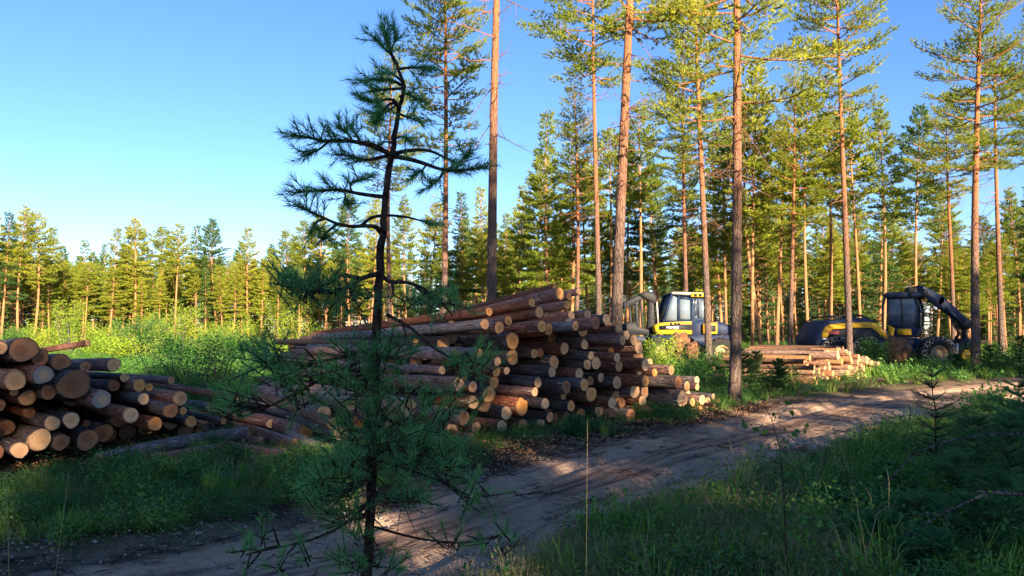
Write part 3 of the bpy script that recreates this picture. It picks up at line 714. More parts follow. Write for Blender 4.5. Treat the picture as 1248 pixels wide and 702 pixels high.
trunk_tree(893, 16, 14.5, NEAR[5], 16.5, 'near dark-trunked pine at the right end of the central stack', 911, 2.2)
trunk_tree(1034, 29, 8.5, NEAR[1], 18.5, 'tall pine in front of the harvester hood, behind the small sunlit stack', 1028, .4)
trunk_tree(1187, 30, 11, NEAR[3], 18.0, 'tall full-crowned pine right of the crane head', 1191, 3.3)
trunk_tree(1219, 40, 7, NEAR[0], 18.0, 'slender pine next right of the full-crowned one by the crane', 1219, 1.0)
trunk_tree(1249, 33, 8, NEAR[4], 17.0, 'pine cut by the right edge of the picture', 1252, 3.9)
trunk_tree(838, 37, 6, NEAR[1], 17, 'slim full-crowned pine rising right behind the machine cab', 836, 5.5)
trunk_tree(961, 38, 6, NEAR[3], 15.5, 'slender pine between the near dark trunk and the harvester', 962, 1.5)
trunk_tree(1160, 42, 6, NEAR[2], 15, 'slender pine behind the crane arm', 1162, 2.7)
trunk_tree(700, 38, 6, NEAR[4], 14.5, 'slender pine behind the crest of the central stack', 702, 2.9)
trunk_tree(916, 40, 6.5, FAR[0], 16.5, 'slim pine immediately right of the near dark trunk', 922, 1.2)
trunk_tree(985, 42, 6, FAR[1], 15.5, 'slim pine left of the harvester hood', 990, 2.2)
trunk_tree(1047, 44, 6, FAR[3], 15.5, 'slim pine just right of the tall one before the harvester', 1047, .2)
trunk_tree(1073, 45, 6, FAR[5], 15.5, 'slim pine between the harvester hood and its cab', 1074, 3.0)
trunk_tree(1117, 48, 6, FAR[8], 16.5, 'bushy-topped pine right behind the harvester cab', 1116, 1.0)
trunk_tree(885, 46, 5, FAR[7], 16, 'slim pine showing just left of the near dark trunk', 884, 1.0)
edge = [(24,251),(42,262),(3,259),(60,278),(96,296),(135,278),(150,277),(165,267),(197,280),(213,272),(239,275),(266,269),(303,277),(324,304),(343,282),(364,269),(-20,250),(-45,262)]
mid = [(400,262),(428,236),(452,240),(497,238),(520,250),(562,235),(588,230),(631,226),(670,131),(695,149),(718,190),(744,159),(780,123),(765,170),(806,195),(836,164),(880,170),(929,112),(945,150),(1010,140),(1093,258),(1140,230),(1203,262),(1160,250),(1240,230),(648,185),(1270,160)]
k = 0; cnt = {}; fl = []
for px, ty in edge+mid:
    k += 1; H = random.uniform(14.8, 16.6); Y = (H-CAMH)*F/(405-ty); pr = FAR[(k*5+k//3) % 14]
    fl.append(((px-CX)/F*Y, Y, H, pr, px))
def bot(px, Y):  # no trees where the clearing is open
    return Y
rf = np.random.default_rng(12); tries = 0
front = [(-60, 88), (60, 92), (230, 94), (390, 86), (480, 78), (560, 66), (640, 58), (760, 54), (900, 52), (1100, 52), (1400, 46)]
while len(fl) < 268 and tries < 9000:
    tries += 1
    px = rf.uniform(-60, 1320) if rf.random() > .33 else rf.uniform(-50, 420); f0 = float(np.interp(px, [a for a, b in front], [b for a, b in front]))
    Y = f0+(rf.random()**1.3)*(118-f0); x = (px-CX)/F*Y
    if any(math.hypot(x-a[0], Y-a[1]) < 1.7 for a in fl): continue
    lim = float(np.interp(px, [0, 60, 100, 380, 560, 640, 700, 800, 850, 1000, 1060, 1130, 1180, 1260], [285, 310, 318, 312, 270, 250, 232, 240, 240, 245, 235, 275, 290, 230]))
    Hm = CAMH+(405-lim)/F*Y; H = min(16, Hm)*rf.uniform(.78, 1.0)
    if H < 6: continue
    pr = FAR[int(rf.integers(14))] if rf.random() > .07 else SPR[int(rf.integers(2))]
    fl.append((x, Y, H, pr, px))
fl.sort(key=lambda a: a[4])
for x, Y, H, pr, px in fl:
    zn = zone(px); cnt[zn] = cnt.get(zn, 0)+1
    sp_ = 'dark spruce' if pr in SPR else 'pine'
    tree('pine_tree' if pr not in SPR else 'spruce_tree', pr, x, Y, H, label=f"{'tall' if H > 14.5 else 'lower'} forest {sp_} {zn}, {ORD[cnt[zn]]} counting from the left there", group='forest trees round the clearing', fat=(1.3 if Y > 78 else 1.12) if H > 9 else 1.3)

# trees standing behind the photographer, whose shade falls over the foreground
AZ = 155.0; EL = 15.0
SD = (math.sin(R(AZ)), math.cos(R(AZ))); SP = (-math.cos(R(AZ)), math.sin(R(AZ)))
def shade(q, d, H, pr, label): 
    x = SP[0]*q+SD[0]*d; y = SP[1]*q+SD[1]*d
    return tree('pine_tree', pr, x, y, H, label=label, group='pines behind the viewpoint')
shq = np.random.default_rng(21)
SH = []
for q in np.arange(-9, 8.6, 1.75): SH.append((q+shq.normal()*.25, 27+shq.uniform(0, 5), shq.uniform(13.5, 16)))
for q in list(np.arange(-9, 1.6, 1.2))+list(np.arange(2.6, 8.4, 2.1)): SH.append((q+shq.normal()*.25, 36+shq.uniform(0, 6), shq.uniform(15.5, 18)))
for q in np.arange(-8, 8, 3.6): SH.append((q+shq.normal()*.2, 18+shq.uniform(0, 4), shq.uniform(9.5, 12)))
SH += [(11.5, 15, 12), (12.6, 24, 15), (11.6, 38, 12.5), (13.6, 24, 13), (14.6, 34, 16), (17.0, 33, 15), (25.6, 22, 16), (27.2, 14, 15), (28.6, 20, 16.5), (30.2, 15, 16), (31.8, 20, 17), (26.6, 30, 17), (29.6, 30, 17)]
SH = [(q, d, H+(3.5 if 5.2 < q < 11 else 0)) for q, d, H in SH]
for i, (q, d, H) in enumerate(SH):
    shade(q, d, H, SPR[0] if q in (11.5, 12.6) else ((FAR+SPR)[i % 9] if i % 5 else SPR[i % 2]), 'pine standing outside the picture behind the viewpoint, shading the foreground')
# ------------------------------------------------------------------ the young pine in front
def young_pine():
    Y0 = 2.55; r = np.random.default_rng(77)
    def w(px, py, dy=0.0): return np.array(at(px, py, Y0+dy))
    trunk = [(444, 1140, 0), (446, 900, 0), (448, 700, 0), (452, 620, 0), (456, 530, 0), (459, 440, 0), (461, 360, 0), (463, 330, 0), (465, 285, 0), (470, 240, 0), (474, 205, 0), (478, 187, 0), (482, 160, 0), (488, 132, .01), (492, 105, .01), (487, 84, .02), (478, 68, .02), (473, 50, .02)]
    rad = [.021, .019, .017, .0165, .016, .0155, .0145, .014, .013, .012, .0115, .0105, .0085, .0075, .0065, .0055, .0045, .003]
    base = w(444, 1140); base[2] = hz(base[0], base[1])-.02
    root = empty('young_pine', (base[0], base[1], base[2])); off = base
    tb = MB(); T = [w(*t)-off for t in trunk]; T[0] = np.array([0, 0, 0.])
    P = []
    for i in range(len(T)-1):
        for k in range(3): P.append(T[i]*(1-k/3)+T[i+1]*k/3+(r.normal(size=3)*.0022 if i else 0))
    P.append(T[-1]); rr = np.interp(np.linspace(0, len(T)-1, len(P)), range(len(T)), rad)
    tb.tube(P, [a*(1+r.normal()*.05) for a in rr], 12)
    sh = []                                                          # shoots p, dir, len
    bm_ = MB()
    def branch(pts, r0=.007, tufts=True, start=.35, dy=0.0, dens=1.0, up=.35, side=2):
        """pts in picture columns/rows with a depth offset growing outwards"""
        n = len(pts); Q = []
        for i, p in enumerate(pts):
            d = (p[2] if len(p) > 2 else dy*i/(n-1)); Q.append(w(p[0], p[1], d)-off)
        PP = []
        for i in range(n-1):
            for k in range(3): PP.append(Q[i]*(1-k/3)+Q[i+1]*k/3+r.normal(size=3)*.001)
        PP.append(Q[-1]); m = len(PP)
        for _ in range(2): PP = [PP[0]]+[(PP[i-1]+2*PP[i]+PP[i+1])/4 for i in range(1, m-1)]+[PP[-1]]
        bm_.tube(PP, [r0*(1-.75*i/(m-1))+.0012 for i in range(m)], 6)
        if tufts:
            L = sum(np.linalg.norm(PP[i+1]-PP[i]) for i in range(m-1)); acc = 0
            for i in range(m-1):
                f = i/(m-1); d = PP[i+1]-PP[i]; l = np.linalg.norm(d); d = d/l
                if f < start: continue
                sh.append((PP[i], d, l*1.1))
                for s in range(max(1, int(side*dens*l/.045+r.random()))):
                    q = PP[i]+d*l*r.random(); a = d*.7+r.normal(size=3)*.5+np.array([0, 0, up]); a /= np.linalg.norm(a)
                    ll = r.uniform(.03, .07)*(1.15-f*.3); sh.append((q+a*.01, a, ll))
                    bm_.tube([q, q+a*ll], [.0022, .0012], 4)
            sh.append((PP[-1], d, .05))
    def cluster(px, py, rx, ry, n, fr, dy=0.0, up=.5, dsp=.10):
        """a bough end: n short shoots about a centre, each twig joined back to the point fr"""
        A = w(fr[0], fr[1], dy*.5)-off; n = int(n*(.85 if py > 400 else .9)); dsp *= 1.2; rx *= 1.15; ry *= 1.15
        for _ in range(n):
            g = r.normal(size=2)*.5; p = w(px+g[0]*rx, py+g[1]*ry, dy+r.normal()*dsp)-off
            a = (p-A); a /= np.linalg.norm(a); a = a*.55+r.normal(size=3)*.35+np.array([0, 0, up]); a /= np.linalg.norm(a)
            ll = r.uniform(.045, .085); sh.append((p, a, ll)); bm_.tube([p-a*.02, p+a*ll], [.0026, .0013], 4)
            mid = (A+p)/2+r.normal(size=3)*.02; 
            if r.random() < .28: bm_.tube([A, mid, p], [.0035, .0026, .002], 4)
    # leader and top
    branch([(478, 68), (474, 55), (468, 36)], .004, start=0, side=3)
    branch([(480, 70), (468, 58), (457, 46)], .0035, start=.1, side=2)
    branch([(476, 62), (482, 50), (480, 34)], .003, start=.2, side=2)
    branch([(487, 84), (500, 82), (512, 82), (522, 84)], .004, start=.15, dy=.05, side=3)
    branch([(492, 105), (480, 98), (462, 95), (446, 99)], .005, start=.2, dy=-.05, side=3)
    branch([(490, 100), (480, 90), (466, 90)], .004, start=.2, dy=.08, side=3)
    branch([(491, 108), (478, 108), (462, 110), (452, 112)], .0045, start=.3, dy=-.1, side=3)
    branch([(488, 133), (480, 121), (468, 121), (456, 126), (448, 122)], .0055, start=.45, dy=-.04, side=3)
    branch([(488, 133), (480, 124), (470, 130), (464, 142), (460, 148)], .005, start=.4, dy=-.08, side=3)
    branch([(488, 135), (484, 126), (474, 136), (452, 138)], .004, start=.5, dy=.06, side=3)
    branch([(484, 138), (497, 143), (512, 148)], .004, start=.3, dy=.05)
    branch([(487, 118), (497, 112), (507, 122)], .004, start=.3, dy=-.04, side=2)
    branch([(480, 170), (490, 165), (500, 172)], .004, start=.4, dy=-.08)
    branch([(480, 175), (468, 172), (462, 178)], .003, start=.4, dy=.05)
    # big whorl
    branch([(477, 190), (462, 180), (445, 175), (425, 171), (400, 173), (378, 168), (357, 164)], .0085, start=.42, dy=-.18, side=3)
    branch([(430, 172), (422, 160), (412, 155)], .004, start=.2, side=2, dy=-.02)
    branch([(400, 173), (388, 183), (372, 190)], .004, start=.2, side=2)
    branch([(440, 175), (434, 164), (428, 156)], .004, start=.3, dy=.05, side=2)
    branch([(477, 190), (462, 192), (445, 196), (428, 190), (408, 188)], .006, start=.4, dy=.12, side=3)
    branch([(478, 188), (495, 184), (515, 182), (530, 186), (545, 194), (562, 200)], .007, start=.62, dy=.15, side=2)
    branch([(478, 190), (500, 194), (520, 200), (540, 208), (562, 208), (588, 204)], .0075, start=.5, dy=-.12, side=3)
    branch([(520, 200), (515, 208), (505, 214)], .0035, start=.3, side=2)
    branch([(540, 208), (535, 220), (525, 226)], .004, start=.1, side=3)
    branch([(555, 207), (562, 196), (572, 188)], .0035, start=.2, side=2)
    # lower left whorls
    branch([(470, 240), (452, 238), (435, 236), (418, 231), (398, 232), (378, 233), (360, 235)], .0065, start=.38, dy=-.15, side=3)
    branch([(430, 235), (425, 225), (440, 218)], .0035, start=.3)
    branch([(420, 233), (421, 243), (424, 250)], .003, start=.2)
    branch([(464, 284), (460, 277), (452, 275), (438, 276), (425, 276), (412, 273), (395, 266), (380, 259), (366, 252)], .008, start=.72, dy=-.2, side=3)
    branch([(412, 273), (398, 282), (392, 294), (400, 288)], .005, start=.35, side=3, dy=-.1)
    branch([(395, 266), (383, 272), (378, 285)], .004, start=.2, side=2)
    branch([(440, 276), (452, 264), (470, 262), (495, 264), (512, 269), (524, 271)], .0055, start=.78, dy=.08, side=3)
    branch([(462, 334), (450, 336), (440, 340), (428, 337), (418, 333), (408, 342), (392, 350), (372, 358)], .0085, tufts=False, dy=-.2)
    branch([(440, 340), (425, 350), (405, 354), (390, 353)], .005, tufts=False, dy=-.1)
    branch([(465, 335), (475, 345), (490, 343), (508, 347), (522, 355), (538, 368), (552, 385)], .0075, tufts=False, dy=.1)
    branch([(478, 344), (480, 356), (475, 368)], .005, tufts=False)
    branch([(505, 346), (514, 358), (530, 365)], .004, tufts=False)
    cluster(372, 352, 34, 20, 42, (392, 350), -.18); cluster(352, 344, 18, 12, 16, (380, 350), -.2)
    cluster(430, 362, 26, 18, 30, (425, 350), -.1); cluster(534, 370, 28, 15, 34, (520, 358), .1); cluster(498, 372, 12, 10, 10, (478, 358), .0)
    # middle
    branch([(472, 384), (490, 393), (507, 404), (522, 420), (540, 432), (556, 440)], .006, start=.85, dy=-.15, side=2)
    branch([(490, 393), (496, 410), (492, 420)], .003, tufts=False)
    cluster(556, 447, 16, 13, 16, (550, 438), -.15); cluster(582, 447, 14, 11, 14, (560, 441), -.15)
    branch([(459, 425), (440, 428), (415, 436), (385, 442), (350, 446)], .007, tufts=False, dy=-.25)
    cluster(330, 441, 34, 14, 44, (385, 440), -.25); cluster(350, 463, 22, 12, 20, (380, 444), -.25)
    branch([(459, 430), (470, 434), (485, 436)], .005, tufts=False, dy=-.05)
    cluster(478, 434, 24, 12, 28, (460, 432), -.05, dsp=.06); cluster(425, 428, 20, 9, 14, (450, 430), .05)
    cluster(410, 465, 32, 16, 44, (452, 455), -.15); cluster(452, 462, 18, 20, 26, (456, 470), -.05, dsp=.05)
    branch([(456, 430), (430, 445), (395, 460), (360, 480), (325, 497), (296, 508)], .0065, tufts=False, dy=-.3)
    cluster(286, 497, 20, 16, 26, (330, 495), -.3); cluster(372, 487, 18, 8, 12, (360, 480), -.2); cluster(343, 470, 16, 8, 8, (360, 480), -.2)
    cluster(455, 505, 16, 24, 24, (456, 505), 0, dsp=.05)
    branch([(456, 500), (480, 515), (500, 530), (520, 545), (545, 560)], .006, tufts=False, dy=-.1)
    branch([(456, 470), (480, 480), (510, 478), (540, 482)], .005, tufts=False, dy=.1)
    cluster(505, 485, 40, 16, 24, (500, 480), .1); cluster(520, 530, 40, 34, 70, (490, 520), -.05, dsp=.16); cluster(500, 560, 34, 20, 40, (470, 540), -.1, dsp=.16)
    cluster(425, 525, 30, 24, 34, (452, 530), -.1); cluster(400, 600, 26, 20, 46, (450, 580), -.2); cluster(430, 570, 24, 24, 44, (452, 560), -.12)
    cluster(425, 628, 26, 14, 34, (450, 610), -.15); cluster(470, 550, 22, 24, 34, (455, 550), .05); cluster(497, 609, 20, 9, 24, (455, 600), -.2)
    cluster(540, 560, 28, 14, 26, (500, 545), .05); cluster(575, 607, 16, 15, 18, (520, 570), -.25); cluster(548, 590, 12, 8, 7, (520, 570), -.2)
    branch([(453, 600), (480, 606), (505, 608)], .004, tufts=False, dy=-.2)
    branch([(453, 560), (500, 572), (545, 590), (575, 610)], .005, tufts=False, dy=-.25)
    branch([(452, 610), (420, 640), (380, 660), (330, 668), (300, 676)], .005, tufts=False, dy=-.35)
    cluster(302, 676, 10, 7, 8, (320, 670), -.35); cluster(320, 657, 8, 5, 4, (340, 665), -.3); cluster(345, 690, 12, 6, 5, (360, 665), -.35); cluster(372, 684, 8, 6, 4, (380, 662), -.35)
    branch([(450, 640), (500, 655), (560, 665), (610, 652)], .004, tufts=False, dy=-.3)
    cluster(545, 661, 8, 5, 4, (560, 664), -.28); cluster(592, 664, 7, 6, 4, (590, 660), -.3); cluster(614, 652, 10, 6, 6, (600, 656), -.3)
    cluster(440, 690, 24, 14, 20, (448, 680), -.1); cluster(478, 695, 16, 10, 8, (450, 690), -.2); cluster(440, 655, 18, 10, 14, (449, 650), -.05)
    # bare grey twigs about the lower stem
    tw = MB()
    for k in range(34):
        py = r.uniform(385, 640); px = float(np.interp(py, [330, 440, 530, 620, 700], [463, 459, 456, 452, 448])); dxx = r.choice([-1, 1])*r.uniform(20, 75)
        p0 = w(px, py)-off; p2 = w(px+dxx, py+r.uniform(-25, 70), r.uniform(-.3, .2))-off; m = (p0+p2)/2+np.array([0, 0, r.uniform(-.02, .06)])+r.normal(size=3)*.015
        tw.tube([p0, m, p2], [.0028, .002, .0009], 4, False)
        if r.random() < .6:
            q = m+r.normal(size=3)*np.array([.07, .05, .07])+np.array([0, 0, -.04]); tw.tube([m, (m+q)/2+r.normal(size=3)*.01, q], [.0018, .0013, .0007], 3, False)
    tb.build('trunk', M['bark_young'], root, True)
    bm_.build('branches', M['bark_young'], root, True)
    tw.build('dead_twigs', M['twig'], root)
    sp_ = np.array([s[0] for s in sh]); sa = np.array([s[1] for s in sh]); sl = np.array([s[2] for s in sh])
    Kn = 34
    V = needles(sp_, sa, sl, Kn, .039, .0024, (.6, 1.35), r)
    link('needles', mesh_np('needles', V, [tris(V)], [M['needles_young']]), root)
    print('young pine shoots', len(sh))
    tag(root, 'crooked young pine with dark long-needled boughs standing nearest, before the log stacks', 'young pine')
young_pine()

# ------------------------------------------------------------------ machines
def text_mesh(name, body, size, mat, parent, loc, rot, ext=.01):
    c = bpy.data.curves.new(name, 'FONT'); c.body = body; c.size = size; c.extrude = ext; c.align_x = 'LEFT'
    o = bpy.data.objects.new(name, c); COL.objects.link(o); c.materials.append(mat); bpy.context.view_layer.update(); me = bpy.data.meshes.new_from_object(o.evaluated_get(bpy.context.evaluated_depsgraph_get())); bpy.data.objects.remove(o)
    if not me.materials: me.materials.append(mat)
    o = link(name, me, parent); o.location = loc; o.rotation_euler = rot; return o
def wheel(parent, x, y, z, r, wd, chain=True, rimmat='rim'):
    m = MB(); h = wd/2
    m.lathe([(r*.52, -h*.8), (r*.62, -h), (r*.9, -h), (r*.98, -h*.7), (r, 0), (r*.98, h*.7), (r*.9, h), (r*.62, h), (r*.52, h*.8)], (0, 0, 0), 'y', 36)
    for k in range(22):
        a = 2*math.pi*k/22
        for s in (-1, 1):
            m.box((r*1.0*math.cos(a+s*.05), s*h*.45, r*1.0*math.sin(a+s*.05)), (.07, h*.9, .07), Matrix.Rotation(-a, 3, 'Y')@Matrix.Rotation(s*.5, 3, 'X'))
    t = m.build('wheel', M['rubber'], parent, False); t.location = (x, y, z)
    q = MB(); q.lathe([(r*.53, -h*.75), (r*.5, -h*.82), (r*.44, -h*.75), (r*.40, -h*.3), (r*.2, -h*.25), (r*.18, -h*.5), (.01, -h*.5)], (0, 0, 0), 'y', 28)
    for k in range(8): a = k*math.pi/4; q.lathe([(.022, -h*.34), (.022, -h*.25)], (r*.3*math.cos(a), 0, r*.3*math.sin(a)), 'y', 6)
    q.build('rim', M[rimmat], t, True)
    if chain:
        c = MB()
        for k in range(20):
            a = 2*math.pi*k/20; b = a+2*math.pi/20; rr = r*1.06; g = .16*math.cos(k*math.pi)
            for s in (-1, 1):
                p = [(rr*math.cos(a), s*h*(.55+g), rr*math.sin(a)), (rr*math.cos((a+b)/2), s*h*1.02, rr*.97*math.sin((a+b)/2)), (rr*math.cos(b), s*h*(.55-g), rr*math.sin(b))]
                c.tube(p, .014, 4, False)
            c.tube([(rr*math.cos(a), -h*.6, rr*math.sin(a)), (rr*math.cos(a+.08), h*.6, rr*math.sin(a+.08))], .014, 4, False)
            c.tube([(rr*.99*math.cos(a), -h*1.03, rr*.99*math.sin(a)), (r*.78*math.cos(b), -h*1.1, r*.78*math.sin(b)), (rr*.99*math.cos(b+.15), -h*1.03, rr*.99*math.sin(b+.15))], .013, 4, False)
        c.build('snow_chain', M['steel'], t)
    return t
def harvester():
    Y = 33.0; sc = F/Y
    X = lambda px: (px-985)/sc
    Zp = lambda py: CAMH+(405-py)/sc
    x0 = (985-CX)/sc
    e = empty('harvester', (x0-.28, Y, hz(x0+3, Y)), 0)
    tag(e, 'navy and yellow harvester with chained tyres, its crane arm bent down at right', 'harvester')
    P = lambda L: [(X(a), Zp(b)) for a, b in L]
    # rear body
    m = MB(); m.prism(P([(990, 422), (1093, 422), (1093, 415), (1076, 411), (1057, 391), (1048, 387.5), (1008, 390.5), (998, 393.5), (988, 410), (987, 419)]), -1.15, 1.15, .10)
    m.build('engine_hood', M['navy'], e)
    m = MB()
    band = [(995, 411), (996, 404), (1000, 398), (1006, 395.5), (1031, 393.5), (1052, 393.0), (1058, 394.5), (1066, 401), (1076, 413), (1069, 412.5), (1060, 404.5), (1053, 399.8), (1031, 399.8), (1008, 401.5), (1004, 404.5), (1002, 411)]
    # the yellow arch as strips so the concave outline fills cleanly
    bp = P(band); n = len(bp)//2
    for yy in (-1.175, 1.15):
        m = MB()
        for k in range(n-1):
            a, b, c, d = bp[k], bp[k+1], bp[-2-k], bp[-1-k]; m.prism([a, b, c, d], yy, yy+.025)
        m.build('yellow_arch', M['yellow'], e)
    m = MB(); m.prism(P([(1001, 411), (1003, 404), (1007, 401), (1053, 399.5), (1060, 404), (1069, 412)]), -1.165, -1.14); m.build('side_grille', M['black'], e)
    m = MB()
    m.tube([(X(1000), -.95, Zp(392)), (X(1008), -.95, Zp(387.5)), (X(1030), -.95, Zp(384.5)), (X(1046), -.95, Zp(385)), (X(1054), -.95, Zp(390))], .035, 6)
    m.tube([(X(1000), .95, Zp(392)), (X(1008), .95, Zp(387.5)), (X(1030), .95, Zp(384.5)), (X(1046), .95, Zp(385)), (X(1054), .95, Zp(390))], .035, 6)
    for px in (1010, 1022, 1034, 1046): m.tube([(X(px), -.95, Zp(386)), (X(px), -.95, Zp(391))], .025, 5); m.tube([(X(px), -.95, Zp(386)), (X(px), .95, Zp(386))], .02, 5)
    m.build('roof_rail', M['black'], e)
    m = MB(); m.tube([(X(1066), -1.2, Zp(399)), (X(1076), -1.2, Zp(411.5))], .02, 5); m.build('handrail', M['steel'], e)
    text_mesh('red_lettering', 'ERGO', .19, M['red'], e, (X(1001.5), -1.175, Zp(407)), (R(90), 0, 0), .004)
    m = MB()
    for q in ([(996, 411.8), (1000, 411.8), (1001, 413), (1000.5, 416), (997.5, 416.4), (997.5, 415.1), (999.2, 414.8), (999.4, 413.2), (996, 413.2)],):
        b = P(q)
        for a in ((0, 1, 8), (1, 7, 8), (1, 2, 7), (2, 3, 6), (2, 6, 7), (3, 4, 5), (3, 5, 6)):
            m.prism([b[i] for i in a], -1.19, -1.155)
    m.build('white_emblem', M['white'], e)
    # chassis and joint
    m = MB(); m.box((X(1040), 0, Zp(424)), (3.4, 1.3, .35)); m.box((X(1095), 0, Zp(421)), (1.6, .9, .38)); m.prism(P([(1080, 414), (1100, 418), (1100, 428), (1080, 426)]), -.6, .6, .05)
    m.build('rear_frame', M['black'], e)
    m = MB(); m.prism(P([(1118, 416), (1150, 416), (1153, 420), (1150, 427), (1118, 427)]), -.75, .75, .06); m.box((X(1132), -.98, Zp(419)), (1.2, .45, .12)); m.build('front_frame', M['navy'], e)
    m = MB()
    for s in (-1, 1): m.prism(P([(1133, 419), (1149, 417), (1152, 421), (1149, 423), (1136, 424)]), s*1.05-.25, s*1.05+.25, .03)
    m.build('fender', M['navy'], e)
    r_ = .70
    for px in (1046, 1129):
        for s in (-1, 1): wheel(e, X(px), s*1.12, r_*.97, r_, .62)
    for s in (-1, 1): wheel(e, X(1011), s*1.12, r_*.97, r_, .62)
    # cab
    m = MB(); m.lathe([(.62, Zp(430)), (.62, Zp(414)), (.5, Zp(412))], (X(1110), 0, 0), 'z', 24); m.box((X(1110), 0, Zp(421)), (1.0, 1.1, .5)); m.build('turntable', M['navy'], e)
    C = empty('cab', (X(1112), 0, 0), R(-38)); C.parent = e
    cz = lambda py: Zp(py); C.scale = (.74, .74, 1)
    m = MB()
    m.prism([(-.95, cz(411)), (.55, cz(411)), (.72, cz(404)), (.72, cz(399)), (-1.0, cz(399)), (-1.0, cz(407))], -.72, .72, .08)
    m.build('cab_base', M['navy'], C)
    m = MB(); m.box((0, -.78, cz(404.5)), (.75, .03, .26)); m.prism([(-.9, cz(409)), (-.75, cz(409)), (-.55, cz(400)), (-.85, cz(396))], -.78, -.73); m.prism([(-.85, cz(409)), (-.6, cz(409)), (-.5, cz(400)), (-.85, cz(398))], -.80, -.76)
    m.build('yellow_panel', M['yellow'], C)
    m = MB(); m.prism([(-.85, cz(399)), (.74, cz(399)), (.80, cz(380)), (.62, cz(364)), (-.85, cz(364))], -.66, .66, .06); m.build('cab_glass', M['glass_dark'], C)
    m = MB()
    fr = [(-.88, cz(399)), (.76, cz(399)), (.83, cz(380)), (.64, cz(363)), (-.88, cz(363))]
    for s in (-.67, .67):
        for k in range(5):
            a, b = fr[k], fr[(k+1) % 5]; m.tube([(a[0], s, a[1]), (b[0], s, b[1])], .055, 6)
        m.tube([(-.1, s, cz(399)), (-.1, s, cz(363))], .04, 6)
    for k in (1, 2, 3): m.tube([(fr[k][0], -.67, fr[k][1]), (fr[k][0], .67, fr[k][1])], .05, 6)
    m.tube([(.83, -.35, cz(380)), (.66, -.35, cz(364))], .02, 5)
    m.build('cab_frame', M['black'], C)
    m = MB(); m.prism([(-1.05, cz(363)), (.85, cz(363)), (.95, cz(360)), (.7, cz(357)), (-.9, cz(356.5)), (-1.12, cz(359))], -.8, .8, .06); m.build('cab_roof', M['navy'], C)
    m = MB()
    for s in (-.5, -.2, .2, .5): m.lathe([(.075, .0), (.08, .1), (.01, .12)], (.78, s, cz(361)), 'z', 10)
    m.build('work_lights', M['steel'], C)
    m = MB()
    m.tube([(-.9, -.72, cz(412)), (-1.15, -.8, cz(404)), (-1.1, -.8, cz(372)), (-.95, -.7, cz(360))], .07, 6); m.tube([(.72, -.7, cz(411)), (.9, -.75, cz(405)), (.78, -.75, cz(399))], .03, 6); m.box((0, -.85, cz(412)), (1.1, .3, .05))
    m.build('guard_bar', M['black'], C)
    # crane
    m = MB(); yb = -.45
    m.box((X(1118), yb, Zp(358)), (.75, .5, .42), Matrix.Rotation(R(6), 3, 'Y')); m.tube([(X(1113), yb, Zp(356)), (X(1121), yb, Zp(352.5)), (X(1130), yb, Zp(357))], .16, 10)
    m.build('crane_base', M['black'], e)
    def beam(name, a, b, w0, w1, h0, h1, mat, y=yb):
        m = MB(); A = Vector((X(a[0]), y, Zp(a[1]))); B = Vector((X(b[0]), y, Zp(b[1]))); d = (B-A).normalized(); n = Vector((-d.z, 0, d.x))
        p = [A+n*h0*.5, A+n*h0*.3-d*.12, A-n*h0*.5, B-n*h1*.5, B+d*.1, B+n*h1*.5]
        m.prism([(q.x, q.z) for q in p][::-1], y-w0/2, y+w0/2, .03); return m
    m = beam('boom', (1120, 355), (1147, 368), .36, .3, .5, .42, 'navy'); m2 = m.build('boom', M['navy'], e)
    m = beam('boom', (1144, 367), (1174, 393), .30, .24, .46, .32, 'navy', yb-.03); m.tube([(X(1150), yb-.24, Zp(376)), (X(1168), yb-.24, Zp(394))], .05, 8); m.build('outer_boom', M['navy'], e)
    m = MB(); m.prism(P([(1124, 364), (1127, 363), (1128, 367), (1125, 368)]), yb-.22, yb-.19); m.build('yellow_sticker', M['yellow'], e)
    m = MB(); m.prism(P([(1135, 374), (1138.5, 375.5), (1138, 378.5), (1134, 376.5)]), yb-.28, yb-.2); m.build('boom_lamp', M['white'], e)
    m = MB(); m.lathe([(.01, -.22), (.22, -.22), (.26, -.15), (.26, .15), (.22, .22), (.01, .22)], (X(1174.5), yb, Zp(395)), 'y', 18); m.build('boom_joint', M['black'], e, True)
    m = MB(); m.tube([(X(1174.5), yb, Zp(397)), (X(1174), yb, Zp(416))], .10, 8); m.box((X(1173.5), yb, Zp(418)), (.32, .3, .3)); m.build('rotator_link', M['black'], e)
    r = np.random.default_rng(4); m = MB()
    for k in range(7):
        a = np.array([X(1160-k*.6), yb-.1, Zp(384+k*.5)]); c = np.array([X(1165+r.uniform(-3, 3)), yb-.2+r.normal()*.06, Zp(402+r.uniform(-4, 6))]); b = np.array([X(1164+r.uniform(-5, 4)), yb-.1, Zp(416+r.uniform(-3, 4))])
        m.tube([a, a*.5+c*.5+[0, 0, -.12], c, (b+c)/2+[-.1, 0, 0], b], .022, 5, False)
    m.build('hoses', M['black'], e)
    H = MB(); H.prism(P([(1158, 421), (1164, 414), (1172, 412), (1180, 416), (1184, 424), (1183, 433), (1176, 436), (1162, 438), (1157, 432)]), yb-.42, yb+.42, .12)
    hd = H.build('harvester_head', M['black'], e)
    q = MB(); q.prism(P([(1161, 432), (1165, 425.5), (1176, 425.5), (1183, 430), (1182.5, 437.5), (1172, 440), (1163, 437)]), yb-.58, yb-.4, .05)
    for a, b in ((1167, 431), (1174, 433), (1179, 434)): pass
    q.build('yellow_cover', M['yellow'], hd)
    q = MB()
    for s in (0, 1): q.tube([(X(1160+s*20), yb-.35, Zp(420)), (X(1155+s*29), yb-.4, Zp(429)), (X(1160+s*19), yb-.45, Zp(442))], [.07, .06, .02], 6)
